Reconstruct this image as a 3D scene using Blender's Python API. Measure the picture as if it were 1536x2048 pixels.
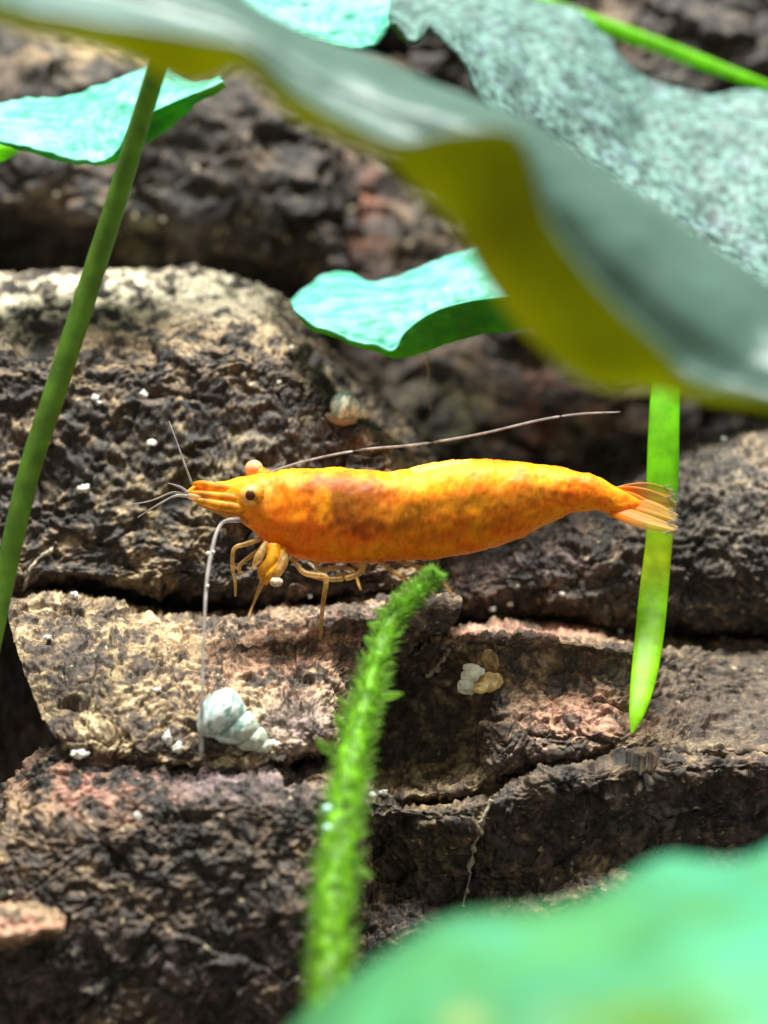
import bpy, math, random
import numpy as np
from mathutils import Vector

random.seed(7)
RNG = np.random.default_rng(11)
scene = bpy.context.scene
for o in list(bpy.data.objects):
    bpy.data.objects.remove(o, do_unlink=True)
COL = scene.collection

# ------------------------------------------------------------------ camera
# real size: the shrimp is about 25 mm long, everything is in metres
MM = 0.001
DIST = 120.0            # mm, camera to the focus plane
PXMM = 0.02525          # mm per photo pixel in the focus plane
PITCH = math.radians(10.0)
CENTRE = np.array([0.0, 0.0, 48.0])      # mm, world point in the middle of the frame at the focus plane
FWD = np.array([0.0, math.cos(PITCH), -math.sin(PITCH)])
RIGHT = np.array([1.0, 0.0, 0.0])
UP = np.array([0.0, math.sin(PITCH), math.cos(PITCH)])
CAMPOS = CENTRE - FWD * DIST

cam_data = bpy.data.cameras.new('camera')
cam = bpy.data.objects.new('camera', cam_data)
COL.objects.link(cam)
cam.location = Vector(CAMPOS * MM)
cam.rotation_euler = (math.pi / 2 - PITCH, 0, 0)
cam_data.sensor_fit = 'HORIZONTAL'
cam_data.sensor_width = 10.0
cam_data.lens = 10.0 * DIST / (1536 * PXMM)
cam_data.clip_start = 0.002
cam_data.clip_end = 5.0
cam_data.dof.use_dof = True
cam_data.dof.focus_distance = DIST * MM
cam_data.dof.aperture_fstop = cam_data.lens / 3.0
scene.camera = cam
scene.render.resolution_x = 768
scene.render.resolution_y = 1024

# ------------------------------------------------------------------ light
world = bpy.data.worlds.new('World')
scene.world = world
world.use_nodes = True
bg = world.node_tree.nodes['Background']
bg.inputs['Color'].default_value = (0.95, 1.0, 1.0, 1)
bg.inputs['Strength'].default_value = 0.40

lamp_data = bpy.data.lights.new('tank_lamp', 'AREA')
lamp_data.shape = 'RECTANGLE'
lamp_data.size = 0.20
lamp_data.size_y = 0.06
lamp_data.energy = 2.9
lamp_data.color = (0.96, 1.0, 0.97)
lamp = bpy.data.objects.new('tank_lamp', lamp_data)
COL.objects.link(lamp)
lamp.location = (0.0, 0.010, 0.31)
lamp.rotation_euler = (0, 0, 0)

scene.view_settings.view_transform = 'Standard'
scene.view_settings.look = 'None'
scene.view_settings.exposure = 0.0
scene.view_settings.gamma = 1.0
scene.view_settings.use_curve_mapping = False
scene.render.engine = 'CYCLES'
scene.cycles.max_bounces = 8
scene.cycles.transparent_max_bounces = 12


# ------------------------------------------------------------------ helpers
def P(px, py, d):
    """photo pixel + depth (mm behind the focus plane) -> world point in mm"""
    px = np.asarray(px, float); py = np.asarray(py, float); d = np.asarray(d, float)
    k = (DIST + d) / DIST * PXMM
    x = (px - 768) * k
    v = -(py - 1024) * k
    return CAMPOS + (DIST + d)[..., None] * FWD + x[..., None] * RIGHT + v[..., None] * UP


def to_px(p):
    q = p - CAMPOS
    dep = q @ FWD
    k = dep / DIST * PXMM
    return 768 + (q @ RIGHT) / k, 1024 - (q @ UP) / k, dep - DIST


def _hash(ix, iy, iz, seed):
    h = (ix * 374761393 + iy * 668265263 + iz * 2147483647 + seed * 1274126177) & 0xFFFFFFFF
    h = ((h ^ (h >> 13)) * 1274126177) & 0xFFFFFFFF
    h = ((h ^ (h >> 16)) * 2246822519) & 0xFFFFFFFF
    return h ^ (h >> 15)


_G = RNG.normal(size=(256, 3)); _G /= np.linalg.norm(_G, axis=1)[:, None]


def perlin(p, seed=0):
    i = np.floor(p).astype(np.int64); f = p - i
    u = f * f * f * (f * (f * 6 - 15) + 10)
    out = 0.0
    for dx in (0, 1):
        wx = u[:, 0] if dx else 1 - u[:, 0]
        for dy in (0, 1):
            wy = u[:, 1] if dy else 1 - u[:, 1]
            for dz in (0, 1):
                wz = u[:, 2] if dz else 1 - u[:, 2]
                g = _G[_hash(i[:, 0] + dx, i[:, 1] + dy, i[:, 2] + dz, seed) & 255]
                out = out + wx * wy * wz * (g[:, 0] * (f[:, 0] - dx) + g[:, 1] * (f[:, 1] - dy) + g[:, 2] * (f[:, 2] - dz))
    return out * 1.6


def fbm(p, octv=4, seed=0, gain=0.5):
    s = 0.0; a = 1.0; q = p
    for k in range(octv):
        s = s + a * perlin(q, seed + k * 17); a *= gain; q = q * 2.03 + 11.7
    return s


def facets(p, seed=0):
    """random tilted plane per Voronoi cell -> (height, distance to the cell edge)"""
    i = np.floor(p).astype(np.int64)
    d1 = np.full(len(p), 9.0); d2 = np.full(len(p), 9.0); h = np.zeros(len(p))
    for dx in (-1, 0, 1):
        for dy in (-1, 0, 1):
            for dz in (-1, 0, 1):
                cx, cy, cz = i[:, 0] + dx, i[:, 1] + dy, i[:, 2] + dz
                k = _hash(cx, cy, cz, seed)
                r = p - np.stack([cx + (k & 1023) / 1023.0, cy + ((k >> 10) & 1023) / 1023.0, cz + ((k >> 20) & 1023) / 1023.0], 1)
                d = np.sqrt((r * r).sum(1))
                g = _G[(k >> 5) & 255]
                hh = (((k >> 3) & 255) / 255.0 - 0.5) * 0.6 + 0.55 * (g * r).sum(1)
                m = d < d1
                d2 = np.where(m, d1, np.minimum(d2, d)); h = np.where(m, hh, h); d1 = np.where(m, d, d1)
    return h, d2 - d1


def sm(x, a, b):
    t = np.clip((x - a) / (b - a), 0, 1)
    return t * t * (3 - 2 * t)


def catmull(pts, n, closed=False):
    """resample control points (k, c) to n samples, uniform parameter"""
    pts = np.asarray(pts, float)
    k = len(pts)
    t = np.linspace(0, k - 1, n)
    i = np.clip(np.floor(t).astype(int), 0, k - 2); f = (t - i)[:, None]
    g = lambda j: pts[np.clip(j, 0, k - 1)]
    p0, p1, p2, p3 = g(i - 1), g(i), g(i + 1), g(i + 2)
    p0 = np.where((i == 0)[:, None], 2 * p1 - p2, p0)
    p3 = np.where((i == k - 2)[:, None], 2 * p2 - p1, p3)
    return 0.5 * ((2 * p1) + (-p0 + p2) * f + (2 * p0 - 5 * p1 + 4 * p2 - p3) * f ** 2 + (-p0 + 3 * p1 - 3 * p2 + p3) * f ** 3)


def loft(rows, nu, nv):
    """rows: list of lists of (px, py, d). -> (nv, nu, 3) world points (mm)"""
    R = [catmull(r, nu) for r in rows]
    A = np.stack(R)                                  # rows, nu, 3
    k = A.shape[0]
    B = catmull(A.reshape(k, -1), nv).reshape(nv, nu, 3)
    return P(B[..., 0], B[..., 1], B[..., 2])


def grid_normals(g):
    du = np.gradient(g, axis=1); dv = np.gradient(g, axis=0)
    n = np.cross(du, dv)
    return n / (np.linalg.norm(n, axis=-1, keepdims=True) + 1e-12)


def grid_faces(nv, nu, off=0, flip=False, wrap=False):
    i = np.arange(nv - 1)[:, None]; j = np.arange(nu if wrap else nu - 1)[None, :]
    j2 = (j + 1) % nu
    a = i * nu + j; b = i * nu + j2; c = (i + 1) * nu + j2; d = (i + 1) * nu + j
    f = np.stack([a, b, c, d], -1).reshape(-1, 4) + off
    return f[:, ::-1] if flip else f


def mesh_np(name, verts_mm, faces, origin_mm, cols=None, smooth=True, mats=(), matidx=None):
    me = bpy.data.meshes.new(name)
    v = (np.asarray(verts_mm, float).reshape(-1, 3) - origin_mm) * MM
    faces = np.asarray(faces)
    if faces.dtype != object and faces.ndim == 2:
        nf, k = faces.shape
        me.vertices.add(len(v)); me.vertices.foreach_set('co', v.ravel())
        me.loops.add(nf * k); me.loops.foreach_set('vertex_index', faces.ravel().astype(np.int32))
        me.polygons.add(nf)
        me.polygons.foreach_set('loop_start', np.arange(0, nf * k, k, dtype=np.int32))
        try:
            me.polygons.foreach_set('loop_total', np.full(nf, k, dtype=np.int32))
        except Exception:
            pass
    else:
        me.from_pydata([tuple(q) for q in v], [], [list(map(int, f)) for f in faces])
    me.polygons.foreach_set('use_smooth', np.full(len(me.polygons), smooth))
    for m in mats:
        me.materials.append(m)
    if matidx is not None:
        me.polygons.foreach_set('material_index', np.asarray(matidx, dtype=np.int32))
    if cols is not None:
        a = me.color_attributes.new('Col', 'FLOAT_COLOR', 'POINT')
        c = np.ones((len(v), 4), np.float32); c[:, :3] = np.asarray(cols).reshape(-1, 3)
        a.data.foreach_set('color', c.ravel())
    me.update(calc_edges=True)
    me.validate()
    return me


def link(name, me, origin_mm, parent=None, parent_origin=None):
    o = bpy.data.objects.new(name, me)
    COL.objects.link(o)
    org = np.asarray(origin_mm, float)
    if parent is not None:
        o.parent = parent
        org = org - parent_origin
    o.location = Vector(org * MM)
    return o


def tag(o, label, cat, group=None, kind=None):
    if kind:
        o['kind'] = kind
    if label:
        o['label'] = label
    if cat:
        o['category'] = cat
    if group:
        o['group'] = group
    return o


def empty(name, origin_mm):
    o = bpy.data.objects.new(name, None)
    COL.objects.link(o)
    o.empty_display_size = 0.002
    o.location = Vector(np.asarray(origin_mm) * MM)
    return o


def tube_np(pts, radii, sides=10, n=None, aspect=1.0, ref=None, smoothpath=True):
    """pts (k,3) world mm, radii (k,). returns verts, faces (closed ends)"""
    pts = np.asarray(pts, float); radii = np.asarray(radii, float)
    if n is None:
        n = max(2, (len(pts) - 1) * 6 + 1)
    if smoothpath and len(pts) > 2:
        q = catmull(np.column_stack([pts, radii]), n); pts = q[:, :3]; radii = np.maximum(q[:, 3], 1e-4)
    elif n != len(pts):
        t = np.linspace(0, len(pts) - 1, n); i = np.clip(t.astype(int), 0, len(pts) - 2); f = (t - i)
        pts = pts[i] * (1 - f[:, None]) + pts[i + 1] * f[:, None]; radii = radii[i] * (1 - f) + radii[i + 1] * f
    tan = np.gradient(pts, axis=0); tan /= np.linalg.norm(tan, axis=1)[:, None] + 1e-12
    ref = RIGHT if ref is None else ref
    s = ref[None] - tan * (tan @ ref)[:, None]
    bad = np.linalg.norm(s, axis=1) < 0.15
    s[bad] = UP - tan[bad] * (tan[bad] @ UP)[:, None]
    s /= np.linalg.norm(s, axis=1)[:, None]
    b = np.cross(tan, s)
    a = np.linspace(0, 2 * np.pi, sides, endpoint=False)
    V = pts[:, None] + radii[:, None, None] * (np.cos(a)[None, :, None] * s[:, None] + aspect * np.sin(a)[None, :, None] * b[:, None])
    F = grid_faces(len(pts), sides, wrap=True)
    V = V.reshape(-1, 3)
    c0 = len(V); V = np.vstack([V, pts[:1], pts[-1:]])
    j = np.arange(sides); j2 = (j + 1) % sides; last = (len(pts) - 1) * sides
    cap0 = np.stack([j2, j, np.full(sides, c0), np.full(sides, c0)], -1)
    cap1 = np.stack([last + j, last + j2, np.full(sides, c0 + 1), np.full(sides, c0 + 1)], -1)
    faces = [list(f) for f in F] + [[int(x[0]), int(x[1]), int(x[2])] for x in cap0] + [[int(x[0]), int(x[1]), int(x[2])] for x in cap1]
    return V, faces


def as_obj(faces):
    a = np.empty(len(faces), dtype=object)
    for i, f in enumerate(faces):
        a[i] = f
    return a


def join(parts):
    V = []; F = []; o = 0
    for v, f in parts:
        V.append(v); F += [[int(k) + o for k in q] for q in f]; o += len(v)
    return np.vstack(V), as_obj(F)


def ico(n=2):
    t = (1 + 5 ** 0.5) / 2
    v = [(-1, t, 0), (1, t, 0), (-1, -t, 0), (1, -t, 0), (0, -1, t), (0, 1, t), (0, -1, -t), (0, 1, -t), (t, 0, -1), (t, 0, 1), (-t, 0, -1), (-t, 0, 1)]
    v = [np.array(x) / np.linalg.norm(x) for x in v]
    f = [(0, 11, 5), (0, 5, 1), (0, 1, 7), (0, 7, 10), (0, 10, 11), (1, 5, 9), (5, 11, 4), (11, 10, 2), (10, 7, 6), (7, 1, 8), (3, 9, 4), (3, 4, 2), (3, 2, 6), (3, 6, 8), (3, 8, 9), (4, 9, 5), (2, 4, 11), (6, 2, 10), (8, 6, 7), (9, 8, 1)]
    for _ in range(n):
        cache = {}; nf = []
        def mid(a, b):
            k = (min(a, b), max(a, b))
            if k not in cache:
                m = v[a] + v[b]; v.append(m / np.linalg.norm(m)); cache[k] = len(v) - 1
            return cache[k]
        for a, b, c in f:
            x, y, z = mid(a, b), mid(b, c), mid(c, a)
            nf += [(a, x, z), (b, y, x), (c, z, y), (x, y, z)]
        f = nf
    return np.array(v), np.array(f)


# ------------------------------------------------------------------ materials
def new_mat(name):
    m = bpy.data.materials.new(name); m.use_nodes = True
    nt = m.node_tree
    return m, nt, nt.nodes['Principled BSDF'], nt.nodes['Material Output']


def rock_mat():
    m, nt, b, out = new_mat('wet_rock')
    N = nt.nodes; L = nt.links
    att = N.new('ShaderNodeVertexColor'); att.layer_name = 'Col'
    tc = N.new('ShaderNodeTexCoord')
    n1 = N.new('ShaderNodeTexNoise'); n1.inputs['Scale'].default_value = 2600; n1.inputs['Detail'].default_value = 5; n1.inputs['Roughness'].default_value = 0.7; n1.inputs['Distortion'].default_value = 0.8
    L.new(tc.outputs['Object'], n1.inputs['Vector'])
    mr = N.new('ShaderNodeMapRange'); mr.inputs['From Min'].default_value = 0.3; mr.inputs['From Max'].default_value = 0.72; mr.inputs['To Min'].default_value = 0.35; mr.inputs['To Max'].default_value = 1.75
    L.new(n1.outputs['Fac'], mr.inputs['Value'])
    mx = N.new('ShaderNodeMix'); mx.data_type = 'RGBA'; mx.blend_type = 'MULTIPLY'; mx.inputs['Factor'].default_value = 1
    L.new(att.outputs['Color'], mx.inputs['A']); L.new(mr.outputs['Result'], mx.inputs['B'])
    L.new(mx.outputs['Result'], b.inputs['Base Color'])
    b.inputs['Roughness'].default_value = 0.62
    b.inputs['Specular IOR Level'].default_value = 0.35
    bp = N.new('ShaderNodeBump'); bp.inputs['Strength'].default_value = 0.8; bp.inputs['Distance'].default_value = 0.00012
    L.new(n1.outputs['Fac'], bp.inputs['Height']); L.new(bp.outputs['Normal'], b.inputs['Normal'])
    return m


def leaf_mat(name, base, trans, mixf=0.35, rough=0.4, spec=0.5, nscale=500, namp=(0.75, 1.25), col_attr=False, bump=0.0, distort=0.0, detail=3.0, lo=0.35, hi=0.65):
    m, nt, b, out = new_mat(name)
    N = nt.nodes; L = nt.links
    tc = N.new('ShaderNodeTexCoord')
    n = N.new('ShaderNodeTexNoise'); n.inputs['Scale'].default_value = nscale; n.inputs['Detail'].default_value = detail; n.inputs['Distortion'].default_value = distort
    L.new(tc.outputs['Object'], n.inputs['Vector'])
    mr = N.new('ShaderNodeMapRange'); mr.inputs['From Min'].default_value = lo; mr.inputs['From Max'].default_value = hi
    mr.inputs['To Min'].default_value = namp[0]; mr.inputs['To Max'].default_value = namp[1]
    L.new(n.outputs['Fac'], mr.inputs['Value'])

    def mul(src):
        mx = N.new('ShaderNodeMix'); mx.data_type = 'RGBA'; mx.blend_type = 'MULTIPLY'; mx.inputs['Factor'].default_value = 1
        mx.inputs['A'].default_value = (*src, 1)
        L.new(mr.outputs['Result'], mx.inputs['B'])
        o_ = mx.outputs['Result']
        if col_attr:
            at = N.new('ShaderNodeVertexColor'); at.layer_name = 'Col'
            m2 = N.new('ShaderNodeMix'); m2.data_type = 'RGBA'; m2.blend_type = 'MULTIPLY'; m2.inputs['Factor'].default_value = 1
            L.new(o_, m2.inputs['A']); L.new(at.outputs['Color'], m2.inputs['B']); o_ = m2.outputs['Result']
        return o_
    L.new(mul(base), b.inputs['Base Color'])
    b.inputs['Roughness'].default_value = rough
    b.inputs['Specular IOR Level'].default_value = spec
    tr = N.new('ShaderNodeBsdfTranslucent'); L.new(mul(trans), tr.inputs['Color'])
    ms = N.new('ShaderNodeMixShader'); ms.inputs['Fac'].default_value = mixf
    L.new(b.outputs['BSDF'], ms.inputs[1]); L.new(tr.outputs['BSDF'], ms.inputs[2])
    L.new(ms.outputs['Shader'], out.inputs['Surface'])
    if bump:
        bp = N.new('ShaderNodeBump'); bp.inputs['Strength'].default_value = 0.7; bp.inputs['Distance'].default_value = bump
        L.new(n.outputs['Fac'], bp.inputs['Height']); L.new(bp.outputs['Normal'], b.inputs['Normal'])
    return m


def plain_mat(name, base, rough=0.5, spec=0.4, sss=0.0, sss_col=None, alpha=1.0, nscale=1500, namp=(0.8, 1.2), bump=0.0):
    m, nt, b, out = new_mat(name)
    N = nt.nodes; L = nt.links
    tc = N.new('ShaderNodeTexCoord')
    n = N.new('ShaderNodeTexNoise'); n.inputs['Scale'].default_value = nscale; n.inputs['Detail'].default_value = 3
    L.new(tc.outputs['Object'], n.inputs['Vector'])
    mr = N.new('ShaderNodeMapRange'); mr.inputs['From Min'].default_value = 0.35; mr.inputs['From Max'].default_value = 0.65
    mr.inputs['To Min'].default_value = namp[0]; mr.inputs['To Max'].default_value = namp[1]
    L.new(n.outputs['Fac'], mr.inputs['Value'])
    mx = N.new('ShaderNodeMix'); mx.data_type = 'RGBA'; mx.blend_type = 'MULTIPLY'; mx.inputs['Factor'].default_value = 1
    mx.inputs['A'].default_value = (*base, 1); L.new(mr.outputs['Result'], mx.inputs['B'])
    L.new(mx.outputs['Result'], b.inputs['Base Color'])
    b.inputs['Roughness'].default_value = rough; b.inputs['Specular IOR Level'].default_value = spec
    if sss:
        b.inputs['Subsurface Weight'].default_value = sss
        b.inputs['Subsurface Radius'].default_value = sss_col or (1, 0.5, 0.2)
        b.inputs['Subsurface Scale'].default_value = 0.0008
    b.inputs['Alpha'].default_value = alpha
    if bump:
        bp = N.new('ShaderNodeBump'); bp.inputs['Strength'].default_value = 0.6; bp.inputs['Distance'].default_value = bump
        L.new(n.outputs['Fac'], bp.inputs['Height']); L.new(bp.outputs['Normal'], b.inputs['Normal'])
    return m


def clear(m, f):
    """let a share of the light straight through a thin body"""
    nt = m.node_tree; out = nt.nodes['Material Output']
    src = out.inputs['Surface'].links[0].from_socket
    tr = nt.nodes.new('ShaderNodeBsdfTransparent'); mx = nt.nodes.new('ShaderNodeMixShader'); mx.inputs['Fac'].default_value = f
    nt.links.new(src, mx.inputs[1]); nt.links.new(tr.outputs['BSDF'], mx.inputs[2]); nt.links.new(mx.outputs['Shader'], out.inputs['Surface'])
    return m


def hair_mat():
    return clear(leaf_mat('fuzz_clear_green', (0.20, 0.38, 0.05), (0.36, 0.66, 0.08), 0.5, 0.5, 0.3, nscale=900), 0.45)


M_ROCK = rock_mat()
M_LEAF_TEAL = leaf_mat('leaf_teal', (0.15, 0.58, 0.42), (0.12, 0.55, 0.10), 0.3, 0.5, 0.35, nscale=700, namp=(0.8, 1.2), col_attr=True, bump=0.00005)
M_LEAF_UNDER = leaf_mat('leaf_underside_green', (0.035, 0.16, 0.008), (0.10, 0.36, 0.01), 0.5, 0.5, 0.3, nscale=500, col_attr=True)
M_LEAF_GREY = leaf_mat('leaf_grey_teal', (0.075, 0.15, 0.115), (0.16, 0.22, 0.05), 0.3, 0.36, 0.6, nscale=250, namp=(0.85, 1.15))
M_LEAF_OLIVE = leaf_mat('leaf_underside_olive', (0.36, 0.29, 0.003), (0.98, 0.80, 0.01), 0.8, 0.5, 0.2, nscale=250, namp=(0.9, 1.1))
M_LEAF_WORM = leaf_mat('leaf_speckled_grey', (0.105, 0.185, 0.155), (0.08, 0.16, 0.06), 0.2, 0.5, 0.35, nscale=1900, namp=(0.5, 1.4), distort=0.5, detail=2.0, lo=0.4, hi=0.6, bump=0.00016, col_attr=True)
M_LEAF_FRONT = leaf_mat('leaf_bright_mint', (0.07, 0.33, 0.15), (0.09, 0.42, 0.06), 0.25, 0.45, 0.45, nscale=220, namp=(0.85, 1.15), col_attr=True)
M_STEM = leaf_mat('stem_green', (0.10, 0.20, 0.012), (0.22, 0.40, 0.01), 0.35, 0.45, 0.4, nscale=900, namp=(0.75, 1.25), bump=0.00003)
M_BLADE = leaf_mat('blade_lime', (0.19, 0.55, 0.002), (0.34, 0.82, 0.004), 0.5, 0.45, 0.35, nscale=900, namp=(0.8, 1.2), col_attr=True, bump=0.00003)
M_FUZZ = leaf_mat('stalk_bright_green', (0.16, 0.39, 0.003), (0.32, 0.68, 0.005), 0.4, 0.5, 0.3, nscale=1400, namp=(0.5, 1.5), bump=0.00006)

# ------------------------------------------------------------------ rocks
PAL = dict(
    soot=(0.014, 0.010, 0.007), black=(0.030, 0.023, 0.017), dark=(0.068, 0.048, 0.034), brown=(0.130, 0.083, 0.050), tan=(0.30, 0.205, 0.105),
    pale=(0.52, 0.41, 0.24), pink=(0.40, 0.18, 0.125), mauve=(0.20, 0.14, 0.14), olive=(0.10, 0.09, 0.03), cream=(0.74, 0.63, 0.45), rust=(0.15, 0.040, 0.018), grey=(0.12, 0.115, 0.10))
PAL = {k: np.array(v) for k, v in PAL.items()}
ROCKPTS = []


def rock(name, label, rows, nu=260, nv=260, amp=1.0, seed=0, pal=('dark', 'brown', 'tan', 'pale'), sed=0.6, strata=0.25, patches=(), top=None, fine=1.0, kind=None, con=1.0):
    g = loft(rows, nu, nv)
    p = g.reshape(-1, 3)
    n = grid_normals(g).reshape(-1, 3)
    cam_dir = (CAMPOS - p); cam_dir /= np.linalg.norm(cam_dir, axis=1)[:, None]
    sgn = np.sign(np.mean(np.sum(n * cam_dir, 1)))
    n *= sgn
    s = seed * 101
    w = p + 0.5 * np.stack([perlin(p * 0.6, s + 1), perlin(p * 0.6, s + 2), perlin(p * 0.6, s + 3)], 1)
    low = fbm(w * 0.11, 3, s + 5)
    mid = fbm(w * 0.45, 3, s + 9)
    stra = fbm(w * np.array([0.3, 0.3, 1.5]), 3, s + 31)
    chip = fbm(w * 1.5, 3, s + 41, 0.6)
    fin = fbm(w * 3.6, 2, s + 51)
    f1, e1 = facets(w * np.array([0.28, 0.28, 0.42]), s + 61)
    f2, e2 = facets(w * np.array([0.95, 0.95, 1.3]), s + 67)
    disp = amp * (0.9 * low + 0.25 * mid + 1.5 * f1 - 0.25 * sm(0.07 - e1, 0, 0.07) + strata * stra) + fine * (0.26 * f2 - 0.08 * sm(0.08 - e2, 0, 0.08) + 0.15 * chip + 0.08 * fin)
    p2 = p + n * disp[:, None]
    g2 = p2.reshape(g.shape)
    n2 = grid_normals(g2).reshape(-1, 3) * sgn
    # colour: mottled palette tones; some patches paint in light and shade
    a, b, c, e = (PAL[k] for k in pal)
    m1 = fbm(w * 0.22, 3, s + 71); m2 = fbm(w * 0.8, 4, s + 81, 0.65); m3 = fbm(w * 2.6, 2, s + 91)
    t = 0.42 + 0.5 * m1 + con * (0.65 * m2 + 0.5 * m3)
    # silt that settled on what faces up
    sedm = sm(n2[:, 2] + 0.4 * m2, 0.3, 0.95) * sed
    t = t + 0.6 * sedm - 0.1
    col = a[None] + (b - a)[None] * sm(t, 0.05, 0.5)[:, None] + (c - b)[None] * sm(t, 0.45, 0.95)[:, None] + (e - c)[None] * sm(t, 0.95, 1.45)[:, None]
    px, py, dd = to_px(p2)
    for (cx, cy, rx, ry, key, wgt) in patches:
        r2 = ((px - cx) / rx) ** 2 + ((py - cy) / ry) ** 2
        k = np.exp(-r2 * 1.2) * wgt * sm(0.5 + 0.9 * m2 + 0.5 * m1, 0.05, 0.75)
        col = col * (1 - k[:, None]) + PAL[key][None] * (0.55 + 0.9 * sm(t, 0.1, 1.1))[:, None] * k[:, None]
    # tiny pale grit
    grit = sm(perlin(p2 * 2.6, s + 97), 0.62, 0.75)[:, None] * 0.7
    col = col * (1 - grit) + PAL['pale'][None] * grit
    origin = np.array([p2[:, 0].mean(), p2[:, 1].mean(), p2[:, 2].min()])
    me = mesh_np(name, p2, grid_faces(nv, nu, flip=sgn < 0), origin, np.clip(col, 0, 1), True, [M_ROCK])
    o = link(name, me, origin)
    if kind:
        o['kind'] = kind
    else:
        tag(o, label, 'rock', 'rocks piled on the tank floor')
    ROCKPTS.append(np.column_stack([px, py, dd]))
    return o


def row(d, *pts):
    out = []
    for q in pts:
        out.append((q[0], q[1], q[2] if len(q) > 2 else d))
    return out


# floor of the tank, below the frame
def build_ground():
    n = 140
    x, y = np.meshgrid(np.linspace(-150, 150, n), np.linspace(-100, 180, n))
    p = np.stack([x, y, np.zeros_like(x)], -1).reshape(-1, 3)
    p[:, 2] += 0.8 * fbm(p * 0.05, 3, 900) + 0.3 * fbm(p * 0.3, 2, 910)
    t = sm(fbm(p * 0.4, 3, 920), -0.6, 0.6)[:, None]
    col = PAL['dark'] * (1 - t) + PAL['brown'] * t
    me = mesh_np('ground', p, grid_faces(n, n), np.zeros(3), col, True, [M_ROCK])
    o = link('ground', me, np.zeros(3)); o['kind'] = 'structure'


build_ground()
ZB = 2700       # a pixel row well below the frame: rocks run down to the floor

# rock wall far behind
rock('rock_wall', '', [
    row(60, (-500, -700), (0, -700), (500, -700), (1000, -700), (1500, -700), (2000, -700)),
    row(56, (-500, -100), (0, -100), (500, -80), (1000, -100), (1500, -80), (2000, -100)),
    row(60, (-500, 500), (0, 500), (500, 500), (1000, 520), (1500, 500), (2000, 500)),
    row(56, (-500, 1100), (0, 1100), (500, 1100), (1000, 1100), (1500, 1100), (2000, 1100)),
    row(52, (-500, 2400), (0, 2400), (500, 2400), (1000, 2400), (1500, 2400), (2000, 2400))],
    nu=200, nv=200, amp=2.2, seed=1, con=0.55, fine=0.7, pal=('soot', 'black', 'dark', 'brown'), sed=0.4, kind='structure')

# tall mottled stone behind on the left
rock('tall_stone', 'tall mottled brown stone behind the left stem with a pale tan top edge', [
    row(46, (-300, 30), (0, 20), (60, 40), (130, 40), (230, 60), (330, 60), (430, 80), (520, 130), (640, 220), (700, 350)),
    row(34, (-300, 60), (0, 60), (60, 70), (130, 70), (230, 95), (330, 95), (430, 110), (530, 160), (650, 260), (720, 400)),
    row(27, (-300, 140), (0, 150), (60, 140), (130, 150), (230, 180), (330, 170), (430, 180), (530, 230), (640, 320), (700, 450)),
    row(25, (-300, 420), (0, 400), (60, 390), (130, 400), (230, 420), (330, 420), (430, 430), (530, 450), (620, 480), (690, 560)),
    row(30, (-300, 520), (0, 450), (60, 440), (130, 455), (230, 500), (330, 540), (430, 560), (530, 570), (620, 600), (690, 650)),
    row(36, (-300, 700), (0, 700), (60, 700), (130, 700), (230, 700), (330, 760), (430, 780), (530, 790), (620, 790), (690, 790)),
    row(32, (-300, 1300), (0, 1300), (60, 1300), (130, 1300), (230, 1300), (330, 1300), (430, 1300), (530, 1300), (620, 1300), (690, 1300)),
    row(28, (-300, 2450), (0, 2450), (60, 2450), (130, 2450), (230, 2450), (330, 2450), (430, 2450), (530, 2450), (620, 2450), (690, 2450))],
    nu=230, nv=260, amp=1.0, seed=2, con=0.55, fine=0.7, pal=('soot', 'black', 'dark', 'brown'), sed=0.9, patches=[(200, 100, 160, 50, 'tan', 0.8), (270, 470, 60, 70, 'olive', 0.6), (150, 380, 120, 60, 'brown', 0.8)])  # tan patch puts the lit top edge into the colour

rock('reddish_stone', 'reddish brown stone behind the shrimp and the mint folded leaf', [
    row(50, (560, 180), (640, 150), (720, 130), (820, 150), (920, 200), (1050, 260), (1200, 330), (1320, 420), (1400, 560)),
    row(38, (560, 230), (640, 190), (720, 180), (820, 200), (920, 250), (1050, 310), (1200, 380), (1320, 480), (1400, 620)),
    row(33, (560, 420), (640, 400), (720, 390), (820, 400), (920, 430), (1050, 470), (1200, 520), (1320, 600), (1400, 700)),
    row(30, (560, 700), (640, 700), (720, 700), (820, 700), (920, 710), (1050, 720), (1200, 720), (1320, 760), (1400, 800)),
    row(27, (560, 900), (640, 900), (720, 900), (820, 890), (920, 880), (1050, 880), (1200, 890), (1320, 900), (1400, 930)),
    row(29, (560, 1300), (640, 1300), (720, 1300), (820, 1300), (920, 1300), (1050, 1300), (1200, 1300), (1320, 1300), (1400, 1300)),
    row(30, (560, 2450), (640, 2450), (720, 2450), (820, 2450), (920, 2450), (1050, 2450), (1200, 2450), (1320, 2450), (1400, 2450))],
    nu=220, nv=240, amp=0.9, seed=3, con=0.55, fine=0.7, pal=('black', 'dark', 'brown', 'tan'), sed=0.5,
    patches=[(1120, 830, 110, 90, 'rust', 1.0), (1155, 870, 30, 30, 'pale', 1.0), (730, 420, 70, 130, 'rust', 0.8), (880, 400, 60, 50, 'pale', 0.7), (880, 830, 100, 80, 'olive', 0.9), (830, 560, 90, 200, 'brown', 0.8)])

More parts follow.
